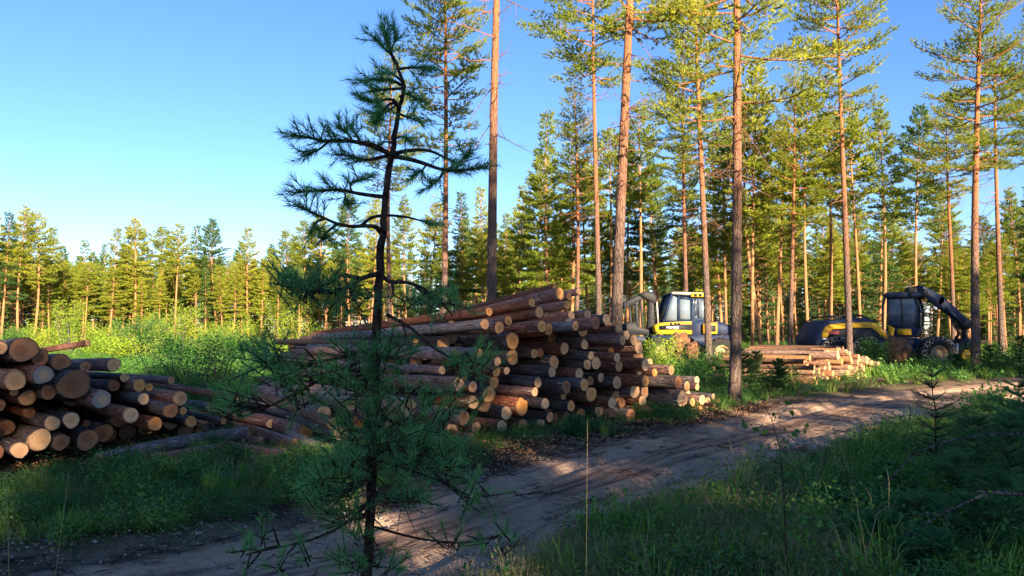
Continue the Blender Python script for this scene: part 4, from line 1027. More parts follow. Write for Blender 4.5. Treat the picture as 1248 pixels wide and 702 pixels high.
    q.lathe([(.2, -.1), (.24, 0), (.2, .1)], (X(1175), yb-.48, Zp(421)), 'y', 14); q.build('grab_arms', M['steel'], hd)
    q = MB(); q.lathe([(.07, -.5), (.07, .5)], (X(1158), yb-.5, Zp(427)), 'z', 10) if False else q.tube([(X(1157), yb-.5, Zp(418)), (X(1156.5), yb-.5, Zp(434))], .06, 8); q.build('hydraulic_cylinder', M['steel'], hd)
harvester()

def middle_machine():
    Y = 36.0; sc = F/Y; X = lambda px: (px-795)/sc; Zp = lambda py: CAMH+(405-py)/sc; x0 = (795-CX)/sc
    e = empty('forest_harvester', (x0, Y, hz(x0+2, Y)))
    tag(e, 'blue forestry machine with yellow nose, glazed cab and folded crane behind the central stack', 'harvester')
    P = lambda L: [(X(a), Zp(b)) for a, b in L]
    m = MB(); m.prism(P([(792.5, 397), (800, 393.6), (818, 392.4), (836.5, 392.0), (836.8, 399), (836.8, 407), (796, 407), (793, 404)]), -1.1, 1.1, .08); m.build('nose', M['yellow'], e)
    m = MB(); m.prism(P([(797.5, 397.0), (818, 395.2), (836, 395.2), (836.2, 402.3), (818, 401.6), (797.5, 402)]), -1.125, -1.09); m.build('black_band', M['black'], e)
    text_mesh('lettering', 'PONSSE', .165, M['white'], e, (X(806.2), -1.14, Zp(400.4)), (R(90), 0, 0), .004)
    m = MB(); 
    for px in (812, 817, 821): m.lathe([(.01, -.02), (.06, -.015), (.06, .03)], (X(px), -1.11, Zp(394.8)), 'y', 10)
    m.build('vent_holes', M['black'], e)
    gz = -.86
    m = MB(); m.prism(P([(804.5, 392), (815, 359.5), (857, 361), (857, 392)]), -.80, .80, .05); m.build('cab_interior', M['glass_dark'], e)
    wins = [[(815.8, 360.8), (821, 364), (820, 391), (805.5, 391)], [(823.6, 365), (836, 366.5), (836, 389.5), (822.4, 389.5)], [(840, 370), (844, 370), (844, 388), (840, 388)], [(846, 368), (855.8, 366.8), (856, 387.5), (846, 387.5)]]
    for i, q in enumerate(wins):
        m = MB(); m.prism(P(q[::-1]), gz, gz+.02); o = m.build('window', M['glass'], e)
    m = MB()
    for a, b, t in (((803.6, 393), (814.6, 358.5), .07), ((822, 392), (822.3, 361), .06), ((838, 408), (838, 362), .07), ((857.3, 405), (857.3, 361), .07), ((804, 392.5), (857, 391.5), .06), ((814.6, 359.5), (857, 361.5), .08), ((822, 364), (838, 365), .05)):
        for y in (gz-.01, .86): m.tube([(X(a[0]), y, Zp(a[1])), (X(b[0]), y, Zp(b[1]))], t, 6)
    for a in ((803.6, 393), (814.6, 358.5), (857.3, 361), (857.3, 392)): m.tube([(X(a[0]), gz, Zp(a[1])), (X(a[0]), .86, Zp(a[1]))], .06, 6)
    m.tube([(X(845), gz-.12, Zp(362)), (X(843.2), gz-.14, Zp(372)), (X(843), gz-.1, Zp(385))], .03, 5)
    m.build('cab_frame', M['navy'], e)
    m = MB(); m.prism(P([(814, 359.3), (857.5, 361.3), (858.5, 359.5), (856, 357.8), (816, 356.8), (813.5, 357.6)]), -.98, .98, .04); m.build('cab_roof', M['cream'], e)
    m = MB(); m.prism(P([(836, 362.8), (857.6, 363), (857.6, 358.6), (837, 358.0)]), -1.06, -.9, .02); b = m.build('light_box', M['yellow'], e)
    m = MB()
    for px in (841.3, 847, 853.5): m.box((X(px), -1.07, Zp(360.8)), (.13, .03, .12))
    m.build('work_lights', M['black'], b)
    m = MB(); m.prism(P([(838, 409), (858, 409), (858, 392), (838, 392)]), -.95, .95, .04); m.build('door', M['navy'], e)
    m = MB(); m.prism(P([(849.5, 406.5), (866, 406.5), (866, 393.5), (851, 393.5), (849.5, 395.5)]), -1.15, -.9, .03); s = m.build('step_box', M['yellow'], e)
    m = MB(); m.prism(P([(852.5, 404), (864, 404), (864, 396.5), (852.5, 396.5)]), -1.175, -1.14); m.build('step_recess', M['black'], s)
    m = MB(); m.prism(P([(866, 408), (883, 408), (884.5, 402), (882, 396.5), (874, 393), (858, 392.2), (858, 408)]), -1.0, 1.0, .1); m.build('rear_hood', M['navy'], e)
    m = MB(); m.prism(P([(789, 408.5), (887, 408.5), (889, 414), (887, 421), (800, 421), (789, 415)]), -1.05, 1.05, .05)
    m.prism(P([(740, 408.5), (789, 410), (789, 417), (740, 416)]), -.5, .5, .04); m.build('chassis', M['navy'], e)
    m = MB(); 
    for px in (813, 829): m.box((X(px), -1.07, Zp(411)), (.09, .03, .07))
    m.build('marker_lamps', M['white'], e)
    for px in (800, 870):
        for s in (-1, 1): wheel(e, X(px), s*1.05, .66, .68, .6, chain=False)
    for s in (-1, 1): wheel(e, X(752), s*1.05, .66, .68, .6, chain=False)
    # folded crane
    def beam(a, b, w0, h0, h1, mat, name, y=-.3):
        m = MB(); A = Vector((X(a[0]), y, Zp(a[1]))); B = Vector((X(b[0]), y, Zp(b[1]))); d = (B-A).normalized(); n = Vector((-d.z, 0, d.x))
        p = [A+n*h0*.5, A-n*h0*.5, B-n*h1*.5, B+n*h1*.5]; m.prism([(q.x, q.z) for q in p][::-1], y-w0/2, y+w0/2, .03); return m.build(name, M[mat], e)
    beam((791, 406), (793, 362), .36, .36, .30, 'black', 'crane_pillar')
    m = MB(); m.prism(P([(782, 363), (798, 372), (798, 362), (794.5, 356.5), (785, 355.5), (776, 359)]), -.55, -.05, .05); m.build('crane_knuckle', M['black'], e)
    beam((786, 359), (750, 377), .28, .34, .26, 'black', 'folded_boom')
    beam((774, 370), (775.5, 404), .16, .16, .14, 'black', 'stay'); beam((779.5, 366), (782, 404), .1, .1, .1, 'black', 'stay'); beam((766, 374), (768, 402), .1, .1, .1, 'black', 'stay'); beam((797.5, 368), (799, 396), .08, .08, .08, 'steel', 'stay', -.6)
    m = MB(); m.prism(P([(753, 408), (790, 408), (790, 402), (776, 398), (772, 393), (765, 392), (756, 397), (750, 401)]), -.6, .6, .06); m.build('crane_base', M['black'], e)
middle_machine()

# ------------------------------------------------------------------ bushes, saplings and root wads
def leafy(name, x, y, h, w, nl, size, mat, label, cat, group=None, seed=0, stems=6, gap=.0):
    r = np.random.default_rng(seed+500); nl = int(nl*1.7); size *= .72; e = empty(name, (x, y, hz(x, y)-.02)); mb = MB(); L = []
    per = max(8, nl//(stems*7))
    for s in range(stems):
        a = r.random()*6.28; rr = w*.18*r.random(); b = np.array([math.cos(a)*rr, math.sin(a)*rr, 0]); hh = h*r.uniform(.62, 1.05); top = b+np.array([r.normal()*w*.28, r.normal()*w*.28, hh])
        m = (b+top)/2+r.normal(size=3)*.05*h; pts = [b, m, top]; mb.tube(pts, [.012*h, .008*h, .002*h], 4, False)
        for k in range(7):
            f = .2+.8*(k+r.random())/7; p = (b*(1-f)+top*f) if f > .5 else b*(1-f)+top*f; q = p+np.array([r.normal()*w*.28, r.normal()*w*.28, r.uniform(.02, .16)*h])*(1.15-f*.7)
            mb.tube([p, (p+q)/2+[0, 0, .02*h], q], [.004*h, .003*h, .001*h], 3, False)
            g = r.random(per)[:, None]; L.append(p*(1-g)+q*g+r.normal(size=(per, 3))*w*.085*(.5+g))
    L = np.concatenate(L); V = leaves(L, size, r)
    link('foliage', mesh_np('foliage', V, [quads(V)], [M[mat]]), e)
    mb.build('stems', M['twig'], e)
    return tag(e, label, cat, group)
BUK = .74
BU = [(70,62,3.2,3.4,'leaf_lit'),(85,58,4.2,2.6,'leaf_lit'),(118,60,3.2,3.4,'leaf_lit'),(142,64,2.6,3.2,'leaf_lit'),(176,48,3.7,2.9,'leaf_green'),(205,62,3.6,3.2,'leaf_lit'),(228,60,4.0,3.0,'leaf_lit'),(262,46,2.6,2.2,'leaf_green'),(252,60,3.0,3.4,'leaf_lit'),
      (288,58,3.4,3.4,'leaf_lit'),(318,56,3.8,3.0,'leaf_lit'),(352,50,4.0,3.8,'leaf_lit'),(384,56,3.0,3.0,'leaf_lit'),(408,60,3.0,3.0,'leaf_lit'),(20,52,2.5,3.2,'leaf_green'),(45,60,2.8,3.0,'leaf_lit'),(300,40,1.9,2.4,'leaf_green'),(218,36,1.7,2.2,'leaf_green'),(338,36,1.5,2.2,'leaf_lit'),(188,70,4.5,3.0,'leaf_lit'),(160,42,1.8,2.4,'leaf_lit'),(128,44,2.0,2.6,'leaf_lit')]
for i, (px, Y, h, w, mt) in enumerate(BU):
    sz = 'tall' if h > 3.5 else ('mid-sized' if h > 2.4 else 'low')
    x = (px-CX)/F*Y
    leafy('birch_bush', x, Y, h*(1.08 if px in (85, 228, 352) else BUK), w*.9, 2600, .075 if Y > 30 else .06, mt, f"{sz} {'yellow-green' if mt == 'leaf_lit' else 'deeper green'} birch bush in the clearing, {ORD[sorted(b[0] for b in BU).index(px)+1]} from the left", 'bush', 'birch bushes in the clearing', i, 9)
leafy('broadleaf_sapling', (258-CX)/F*13.5, 13.5, 1.5, 1.9, 1500, .035, 'leaf_green', 'leafy green sapling clump behind the slim logs, between the two stacks', 'bush', None, 60, 8)
leafy('broadleaf_sapling', (232-CX)/F*17, 17, 1.5, 2.0, 1400, .038, 'leaf_green', 'green bush behind the right end of the left stack', 'bush', None, 61, 8)
leafy('green_shrub', (800-CX)/F*25, 25, 1.35, 1.6, 2200, .05, 'leaf_lit', 'bright sunlit green bush just right of the central stack, before the machine', 'bush', None, 62, 9)
leafy('green_shrub', (868-CX)/F*26, 26, .85, 2.2, 1600, .05, 'leaf_green', 'low dark green shrub at the foot of the pine before the machine', 'bush', None, 63, 9)
leafy('green_shrub', (838-CX)/F*22, 22, .6, 2.4, 1500, .045, 'leaf_green', 'low scrub spreading right behind the end of the central stack', 'bush', None, 64, 9)
leafy('green_shrub', (1062-CX)/F*29.5, 29.5, 1.3, 1.6, 1600, .06, 'leaf_green', 'leafy brush piled before the harvester rear wheel', 'bush', None, 65, 9)
leafy('green_shrub', (1222-CX)/F*30, 30, 1.2, 2.2, 1600, .06, 'leaf_green', 'green shrub at far right beyond the crane head', 'bush', None, 66, 9)
leafy('green_shrub', (1137-CX)/F*29.0, 29, .4, 2.2, 1500, .055, 'leaf_green', 'low green scrub under the crane, before the front wheel', 'bush', None, 67, 9)
def root_wad(px, py, Y, rad, label, seed):
    r = np.random.default_rng(seed); p = at(px, py, Y); e = empty('root_wad', (p.x, p.y, hz(p.x, p.y)))
    import bmesh
    bm = bmesh.new(); bmesh.ops.create_icosphere(bm, subdivisions=4, radius=1)
    for v in bm.verts:
        n = v.co.normalized(); k = .72+.5*(float(vnoise([n.x*3+9+seed], [n.z*3+n.y*2+9], 1, seed)[0])+.5)*.9+.12*float(vnoise([n.x*11+30], [n.z*11+n.y*7+30], 1, seed+1)[0])
        v.co = Vector((n.x*k*rad, n.y*k*rad*.7, n.z*k*rad))
    me = bpy.data.meshes.new('soil_ball'); bm.to_mesh(me); bm.free(); me.materials.append(M['soil']); b = link('soil_ball', me, e); b.location = (0, 0, max(rad*.7, p.z-e.location.z))
    mb = MB()
    for k in range(46):
        d = r.normal(size=3); d[1] = -abs(d[1]); d /= np.linalg.norm(d); c = np.array(b.location)+d*rad*.75
        pts = [c]; 
        for _ in range(4): d = d+r.normal(size=3)*.35; pts.append(pts[-1]+d*rad*.16)
        mb.tube(pts, [.03*rad, .02*rad, .014*rad, .008*rad, .004*rad], 4, False)
    mb.build('roots', M['twig'], e); tag(e, label, 'root wad')
root_wad(1092, 428, 30.5, .62, 'brown upturned root ball between the small stack and the harvester', 1)
root_wad(830, 424, 31.0, .62, 'sunlit brown root stump in front of the yellow-nosed machine', 2)
root_wad(846, 428, 30.5, .4, 'smaller tangle of roots left of the sunlit pine foot', 3)

# small conifers at the right and in the verge
def sapling(name, x, y, h, w, label, seed, mat='needles_spruce', shoots=1.0, K=26, nl=.03, nw=.0025, cat='sapling', group=None):
    r = np.random.default_rng(seed+900); e = empty(name, (x, y, hz(x, y)-.02)); mb = MB(); sh = []
    lean = r.normal(size=2)*.06; ax = lambda z: np.array([lean[0]*z, lean[1]*z, z])
    mb.tube([ax(h*k/8)+(r.normal(size=3)*.006 if 0 < k < 8 else 0) for k in range(9)], [.012*h*(1-.85*k/8) for k in range(9)], 7)
    z = .08*h
    while z < h*.98:
        q = z/h
        for b in range(r.integers(4, 7)):
            a = r.random()*6.28; L = w*(1-q)**.8*r.uniform(.5, 1.1)+.05; d = np.array([math.cos(a), math.sin(a), .12+.5*q]); d /= np.linalg.norm(d); p = ax(z); pts = [p]
            for k in range(5): d = d+r.normal(size=3)*.06+np.array([0, 0, -.03 if k < 2 else .05]); pts.append(pts[-1]+d*L/5)
            mb.tube(pts, [.006*h*(1-k/5)+.0015 for k in range(6)], 4, False)
            for k in range(1, 6):
                dd = pts[k]-pts[k-1]; l = np.linalg.norm(dd); dd /= l; sh.append((pts[k-1], dd, l))
                for s in range(max(1, int(round(2*shoots)))):
                    sd = np.cross(dd, [0, 0, 1.])*(1 if s % 2 else -1); bd = dd*.6+sd*.6+r.normal(size=3)*.15; bd /= np.linalg.norm(bd); ll = L*.32*(1.2-k/5)*r.uniform(.6, 1.1)+.03
                    sh.append((pts[k], bd, ll)); mb.tube([pts[k], pts[k]+bd*ll], [.002, .001], 3, False)
        z += h*.075*r.uniform(.7, 1.3)
    sh.append((ax(h*.93), np.array([0, 0, 1.]), h*.08))
    A = np.array([s[0] for s in sh]); B = np.array([s[1] for s in sh]); C = np.array([s[2] for s in sh])
    V = needles(A, B, C, K, nl, nw, (.7, 1.25), r)
    link('needles', mesh_np('needles', V, [tris(V)], [M[mat]]), e); mb.build('stem', M['bark_young'], e, True)
    return tag(e, label, cat, group)
def sap_px(name, px, Y, h, w, label, seed, **k): return sapling(name, (px-CX)/F*Y, Y, h, w, label, seed, **k)
sap_px('spruce_sapling', 1137, 7.6, 1.25, .5, 'thin open young spruce at right, rising in front of the sunlit track', 1, K=16, shoots=.6, nl=.022)
SPX = [(1215, 5.4, .85, .55), (1150, 6.0, .55, .5), (1240, 7.2, 1.0, .7), (1085, 6.4, .4, .4), (1185, 4.6, .45, .5), (1110, 5.0, .38, .4), (1245, 4.4, .6, .5), (1020, 5.6, .3, .35), (1060, 4.7, .3, .35), (1180, 6.9, .75, .55), (1205, 8.6, .8, .6), (1262, 6.2, 1.05, .6), (1130, 4.3, .25, .35), (1230, 5.0, .5, .5)]
for i, (px, Y, h, w) in enumerate(SPX):
    nm = 'taller' if h > .7 else ('knee-high' if h > .4 else 'tiny')
    sap_px('spruce_sapling', px, Y, h, w, f"{nm} dark green spruce sapling in the right-hand thicket, {ORD[sorted(s[0] for s in SPX).index(px)+1]} from its left edge", 10+i, group='spruce saplings in the right thicket')
for i, (px, Y, h) in enumerate([(925, 20.5, 1.1), (945, 19.0, .9), (908, 18.5, 1.2), (1205, 27, 1.2), (1240, 26, 1.4), (1165, 28, .8), (700, 11.0, .3)]):
    sap_px('conifer_sapling', px, Y, h, h*.55, ['bushy young spruce right of the near dark trunk', 'low spruce before the left end of the small sunlit stack', 'young spruce touching the foot of the near dark trunk', 'young spruce below the crane head at right', 'young spruce at the right edge beyond the track', 'low spruce right of the harvester front wheel', 'tiny spruce seedling at the foot of the central stack'][i], 40+i, K=16, nl=.05, nw=.009, mat='needles_cool' if i != 6 else 'needles_spruce')

# grass stalks and a birch whip standing close by
def stalk(px0, py0, px1, py1, Y, label, seed, thick=.0014):
    r = np.random.default_rng(seed); a = ground_at(px0, py0); top = at(px1, py1, Y); b = at(px0, py0, Y)
    f = (top-b); z0 = hz(b.x, b.y); k = (b.z-z0)/max(.05, top.z-b.z); base = Vector((b.x-f.x*k*.6, Y, z0))
    e = empty('grass_stalk', base); T = top-base; m = MB()
    m.tube([(0, 0, 0), T*.35+Vector((T.x*-.04, 0, 0)), T*.7, T], [thick, thick*.9, thick*.7, thick*.4], 5); m.build('stem', M['grass_dry'], e)
    n = 150; g = r.random(n); P = np.array([list(T*(.80+.2*q)) for q in g]); V = needles(P, np.tile(np.array(T.normalized()), (n, 1)), np.full(n, .004), 1, .008, .0012, (.1, .45), r)
    link('seed_head', mesh_np('seed_head', V, [tris(V)], [M['grass_dry']]), e); tag(e, label, 'grass stalk')
stalk(714, 700, 716, 512, 3.2, 'single straw-coloured grass stalk standing upright before the track', 1, .0006)
stalk(14, 700, 8, 577, 2.6, 'dry grass stalk at the extreme left of the foreground', 2)
stalk(63, 700, 84, 577, 2.6, 'leaning dry grass stalk second from the left edge', 3)
for i, (a, b, c, d, lb) in enumerate([(905, 600, 868, 505, 'slender arching grass stalk with seed head before the road bend, leftmost of the bunch'), (900, 590, 884, 498, 'second slender grass stalk of the bunch before the road bend'), (930, 600, 893, 530, 'third slender grass stalk leaning left before the road bend'), (880, 585, 818, 490, 'long grass stalk bowed far to the left above the track'), (925, 590, 880, 470, 'tallest slender stalk crossing the end of the central stack')]):
    stalk(a, b, c, d, 5.2, lb, 10+i, .0018)
def whip():
    r = np.random.default_rng(5); Y = 3.6; e = empty('birch_whip', (at(962, 702, Y).x, Y, hz(1.3, Y))); off = np.array(e.location)
    P = [np.array(at(px, py, Y+dy))-off for px, py, dy in ((962, 800, 0), (960, 700, 0), (957, 640, .02), (955, 590, .03), (950, 545, .05), (940, 510, .05), (925, 482, .06))]; P[0] = np.array([0, 0, 0.])
    m = MB(); m.tube(P, [.004, .0035, .003, .0026, .0022, .0018, .001], 6); L = []
    for a, b in (((955, 590), (985, 560)), ((953, 570), (925, 548)), ((950, 545), (985, 520)), ((945, 525), (905, 515)), ((957, 630), (930, 612)), ((958, 640), (990, 615)), ((940, 510), (965, 490))):
        p, q = np.array(at(*a, Y+.03))-off, np.array(at(*b, Y+r.uniform(-.12, .12)))-off; m.tube([p, (p+q)/2+[0, 0, .01], q], [.0016, .0012, .0007], 4)
        for k in range(5): L.append(p+(q-p)*(.35+.16*k)+r.normal(size=3)*.014)
        for k in range(3): L.append(p+(q-p)*(.5+.2*k)+r.normal(size=3)*.02)
    L += [P[-1], P[-1]+[-.02, 0, .01], P[-2]+[.02, 0, 0]]
    V = leaves(np.array(L), .021, r, .1); link('leaves', mesh_np('leaves', V, [quads(V)], [M['leaf_green']]), e); m.build('stem', M['bark_young'], e); tag(e, 'thin birch whip with few round leaves in the right foreground', 'sapling')
whip()
def arc(pts, Y, rad, label):
    e_pts = [Vector(at(px, py, Y+dy)) for px, py, dy in pts]; m = MB(); e = empty('dead_branch', (e_pts[0].x, e_pts[0].y, hz(e_pts[0].x, e_pts[0].y))); off = Vector(e.location)
    m.tube([p-off for p in e_pts], [rad*(1-.6*k/(len(e_pts)-1)) for k in range(len(e_pts))], 6)
    r = np.random.default_rng(int(pts[0][0]))
    for p in e_pts[1:-1]:
        for _ in range(3): d = Vector(r.normal(size=3)*.09); m.tube([p-off, p-off+d*.5+Vector((0, 0, .01)), p-off+d], [rad*.4, rad*.3, rad*.12], 4)
    m.build('bough', M['twig'], e); tag(e, label, 'branch')
arc([(1260, 528, 0), (1200, 530, .1), (1150, 538, .2), (1110, 556, .3), (1080, 590, .3), (1065, 610, .3)], 5.0, .008, 'bare reddish branch arching leftwards from the right edge')
arc([(1255, 603, 0), (1205, 600, .1), (1150, 625, .2), (1110, 650, .2), (1080, 670, .2)], 4.2, .009, 'dead brown branch with torn bark low at the right edge')
arc([(985, 640, 0), (975, 600, .1), (968, 560, .2), (950, 530, .2)], 6.0, .004, 'thin bare twig standing right of the birch whip')

# ------------------------------------------------------------------ ground cover (scattered with geometry nodes; each cover is one object)
TEMPL = bpy.data.collections.new('templates')
def tgrass(seed, n=34, h=.22, w=.0045, mat='grass', sp=.05, droop=.5):
    r = np.random.default_rng(seed); V = []; F4 = []; F3 = []; c = 0
    for i in range(n):
        a = r.random()*6.28; rr = sp*math.sqrt(r.random()); b = np.array([rr*math.cos(a), rr*math.sin(a), 0]); aa = a+r.normal()*.8; o = np.array([math.cos(aa), math.sin(aa), 0]); H = h*r.uniform(.45, 1.15); D = droop*H*r.uniform(.2, 1.2); s = np.array([-o[1], o[0], 0])*w*r.uniform(.7, 1.3)/2
        P = [b, b+o*D*.15+[0, 0, H*.45], b+o*D*.5+[0, 0, H*.82], b+o*D+[0, 0, H*(1-.25*D/H)]]
        V += [P[0]-s, P[0]+s, P[1]-s, P[1]+s, P[2]-s*.75, P[2]+s*.75, P[3]]; F4 += [[c, c+1, c+3, c+2], [c+2, c+3, c+5, c+4]]; F3 += [[c+4, c+5, c+6]]; c += 7
    return mesh_np('tuft', np.array(V), [np.array(F4), np.array(F3)], [M[mat]])
def tshrub(seed, n=16, h=.16, sp=.08, leaf=.009, per=22, mat='heath'):
    r = np.random.default_rng(seed); mb = MB(); L = []
    for i in range(n):
        a = r.random()*6.28; rr = sp*math.sqrt(r.random()); b = np.array([rr*math.cos(a), rr*math.sin(a), 0]); t = b+np.array([r.normal()*.35*h, r.normal()*.35*h, h*r.uniform(.5, 1.1)])
        g = (.25+.75*r.random(per))[:, None]; L.append(b*(1-g)+t*g+r.normal(size=(per, 3))*h*.11)
    V = leaves(np.concatenate(L), leaf, r, .25); return mesh_np('shrublet', V, [quads(V)], [M[mat]])
def theather(seed, n=26, h=.24, sp=.09, mat='heather'):
    r = np.random.default_rng(seed); A = []; B = []; C = []
    for i in range(n):
        a = r.random()*6.28; rr = sp*math.sqrt(r.random()); b = np.array([rr*math.cos(a), rr*math.sin(a), 0]); d = np.array([r.normal()*.3+math.cos(a)*.25, r.normal()*.3+math.sin(a)*.25, 1.]); d /= np.linalg.norm(d); A.append(b); B.append(d); C.append(h*r.uniform(.5, 1.1))
    V = needles(np.array(A), np.array(B), np.array(C), 26, .016, .0035, (.35, .9), r)
    return mesh_np('sprig', V, [tris(V)], [M[mat]])
def templates(name, meshes):
    c = bpy.data.collections.new(name)
    for i, m in enumerate(meshes):
        o = bpy.data.objects.new(f'{name}_{i}', m); c.objects.link(o)
    return c
def scatter(name, coll, pts, scales, label, cat, seed=0, tilt=.25, mat=None):
    pts = np.asarray(pts, np.float32)
    me = bpy.data.meshes.new(name); me.vertices.add(len(pts)); me.vertices.foreach_set('co', pts.ravel())
    a = me.attributes.new('size', 'FLOAT', 'POINT'); a.data.foreach_set('value', np.asarray(scales, np.float32))
    r = np.random.default_rng(seed); rot = np.stack([r.normal(size=len(pts))*tilt, r.normal(size=len(pts))*tilt, r.random(len(pts))*6.28], 1).astype(np.float32)
    b = me.attributes.new('turn', 'FLOAT_VECTOR', 'POINT'); b.data.foreach_set('vector', rot.ravel())
    o = link(name, me); g = bpy.data.node_groups.new(name, 'GeometryNodeTree')
    g.interface.new_socket('Geometry', in_out='INPUT', socket_type='NodeSocketGeometry'); g.interface.new_socket('Geometry', in_out='OUTPUT', socket_type='NodeSocketGeometry')
    N = g.nodes.new; gi = N('NodeGroupInput'); go = N('NodeGroupOutput'); ip = N('GeometryNodeInstanceOnPoints'); ci = N('GeometryNodeCollectionInfo'); m2p = N('GeometryNodeMeshToPoints')
    ci.inputs['Collection'].default_value = coll; ci.inputs['Separate Children'].default_value = True; ci.inputs['Reset Children'].default_value = True
    s = N('GeometryNodeInputNamedAttribute'); s.data_type = 'FLOAT'; s.inputs['Name'].default_value = 'size'
    t = N('GeometryNodeInputNamedAttribute'); t.data_type = 'FLOAT_VECTOR'; t.inputs['Name'].default_value = 'turn'
    e2 = N('FunctionNodeEulerToRotation'); L = g.links.new
    L(gi.outputs[0], m2p.inputs['Mesh']); L(m2p.outputs[0], ip.inputs['Points']); L(ci.outputs[0], ip.inputs['Instance']); ip.inputs['Pick Instance'].default_value = True
    L(t.outputs['Attribute'], e2.inputs[0]); L(e2.outputs[0], ip.inputs['Rotation']); L(s.outputs['Attribute'], ip.inputs['Scale']); L(ip.outputs[0], go.inputs[0])
    md = o.modifiers.new('scatter', 'NODES'); md.node_group = g
    return tag(o, label, cat, kind='stuff')
cG = templates('grass_tufts', [tgrass(i, n=30+6*i) for i in range(4)]+[tgrass(9, 22, .3, .0055, 'grass', .04, .8)])
cS = templates('shrublets', [tshrub(i) for i in range(4)])
cH = templates('heathers', [theather(i) for i in range(4)])
cB = templates('bunches', [tgrass(20+i, 44, .42, .014, 'grass' if i == 0 else 'grass_mid', .22, .6) for i in range(3)]+[tshrub(30+i, 16, .55, .3, .035, 22, 'leaf_green') for i in range(3)]+[tshrub(40, 14, .5, .3, .035, 20, 'heath')])
cY = templates('sunny_bunches', [tgrass(50+i, 60, .5, .022, 'grass_mid', .5, .6) for i in range(3)]+[tshrub(60, 22, .55, .5, .03, 44, 'leaf_mid')]+[tshrub(66+i, 22, .55, .5, .035, 40, 'leaf_green') for i in range(2)]+[theather(70, 60, .5, .5, 'heather')])
def sample(n, x0, x1, y0, y1, ok, seed):
    r = np.random.default_rng(seed); x = r.uniform(x0, x1, n); y = r.uniform(y0, y1, n); a, t = road_uv(x, y); k = ok(x, y, a, r)
    x, y = x[k], y[k]; return np.stack([x, y, height(x, y)-.01], 1), r
def in_stack(x, y):
    # footprints of the two stacks: a front line and a depth along the log axis
    def foot(P0, azf, azl, t0, t1, L, m=.0):
        f = (math.sin(azf), math.cos(azf)); n = (math.sin(azl), math.cos(azl)); dx = x-P0[0]; dy = y-P0[1]; det = f[0]*n[1]-f[1]*n[0]
        t = (dx*n[1]-dy*n[0])/det; s = (f[0]*dy-f[1]*dx)/det; return (t > t0) & (t < t1) & (s > -m) & (s < L)
    return foot((-1.55, 10.08), R(46.3), R(-42.5), -1.7, 8.0, 5) | foot(PL0, az_l, R(-46), -1.6, 2.7, 4.8) | foot((9.75, 23.3), R(42), R(-49), 0, 7, 3)
vis = lambda x, y: np.abs(x) < .76*y+.9
# left verge (between track and stacks) and under the central stack
okL = lambda x, y, a, r: (a < -1.12) & ~in_stack(x, y) & vis(x, y) & (vnoise(x, y, .7, 31)+.42 > r.random(len(x))*.45) & (r.random(len(x)) < np.clip((-a-1.05)*1.6, .08, 1))
p, r = sample(19000, -9, 9, 4.2, 18, okL, 1); scatter('blueberry_cover', cS, p, r.uniform(.5, 1.2, len(p))*(1+1.1*np.clip(vnoise(p[:, 0], p[:, 1], .6, 51)*2, -.4, 1)), 'low dark green blueberry and heath plants covering the left verge', 'undergrowth', 1)
p, r = sample(3000, -9, 9, 4.2, 19, okL, 2); scatter('verge_grass', cG, p, r.uniform(.5, 1.15, len(p)), 'green grass tufts on the verge before the stacks', 'grass', 2)
p, r = sample(1600, -9, 3, 4.2, 12, okL, 3); scatter('verge_heather', cH, p, r.uniform(.5, 1.0, len(p)), 'brownish heather sprigs mixed into the left verge', 'heather', 3)
okJ = lambda x, y, a, r: (x > -6.2) & (x < -1.2) & (y > 9.2) & (y < 15) & (r.random(len(x)) < .5)
p, r = sample(900, -6.2, -1.2, 9.2, 15, okJ, 71); scatter('plants_between_logs', cS, p, r.uniform(.4, .9, len(p)), 'sparse low green plants among the loose logs', 'undergrowth', 71)
# right foreground
okR = lambda x, y, a, r: (a > 1.08) & (x*x+y*y > 8.5) & vis(x, y) & (r.random(len(x)) < np.clip((a-1.0)*2.5, .12, 1))
p, r = sample(4200, -.6, 12, 2.6, 13, okR, 4); scatter('foreground_grass', cG, p, r.uniform(.55, 1.45, len(p)), 'dense green grass tufts in the right foreground', 'grass', 4)
p, r = sample(15000, -.6, 12, 2.6, 13, okR, 5); scatter('foreground_shrublets', cS, p, r.uniform(.6, 1.4, len(p))*(1+1.0*np.clip(vnoise(p[:, 0], p[:, 1], .6, 52)*2, -.4, 1)), 'small-leaved dark undergrowth filling the right foreground', 'undergrowth', 5)
okH = lambda x, y, a, r: okR(x, y, a, r) & (x < 1.9+.25*(y-4)) & (vnoise(x, y, .9, 33) > -.18)
p, r = sample(7000, -.4, 4, 3.2, 8, okH, 6); scatter('foreground_heather', cH, p, r.uniform(.7, 1.35, len(p)), 'clumps of flowering heather along the near right edge of the track', 'heather', 6)
cL = templates('long_grasses', [tgrass(80+i, 14, .40, .006, 'grass', .06, .9) for i in range(3)]+[tgrass(85, 10, .55, .004, 'grass_dry', .05, .8)]+[tshrub(86+i, 5, .42, .08, .017, 26, 'leaf_green') for i in range(3)])
okW = lambda x, y, a, r: okR(x, y, a, r) & (vnoise(x, y, .8, 41) > -.05)
p, r = sample(3800, -.2, 12, 3.4, 13, okW, 61); scatter('long_grass_and_weeds', cL, p, r.uniform(.5, 1.25, len(p)), 'tall grasses, dry stems and leafy weeds standing above the right foreground', 'weeds', 61)
okV = lambda x, y, a, r: okL(x, y, a, r) & (vnoise(x, y, .8, 43) > .02)
p, r = sample(1500, -8, 9, 5, 18, okV, 62); scatter('verge_weeds', cL, p, r.uniform(.35, .8, len(p)), 'taller grasses and weeds in patches along the foot of the stacks', 'weeds', 62)
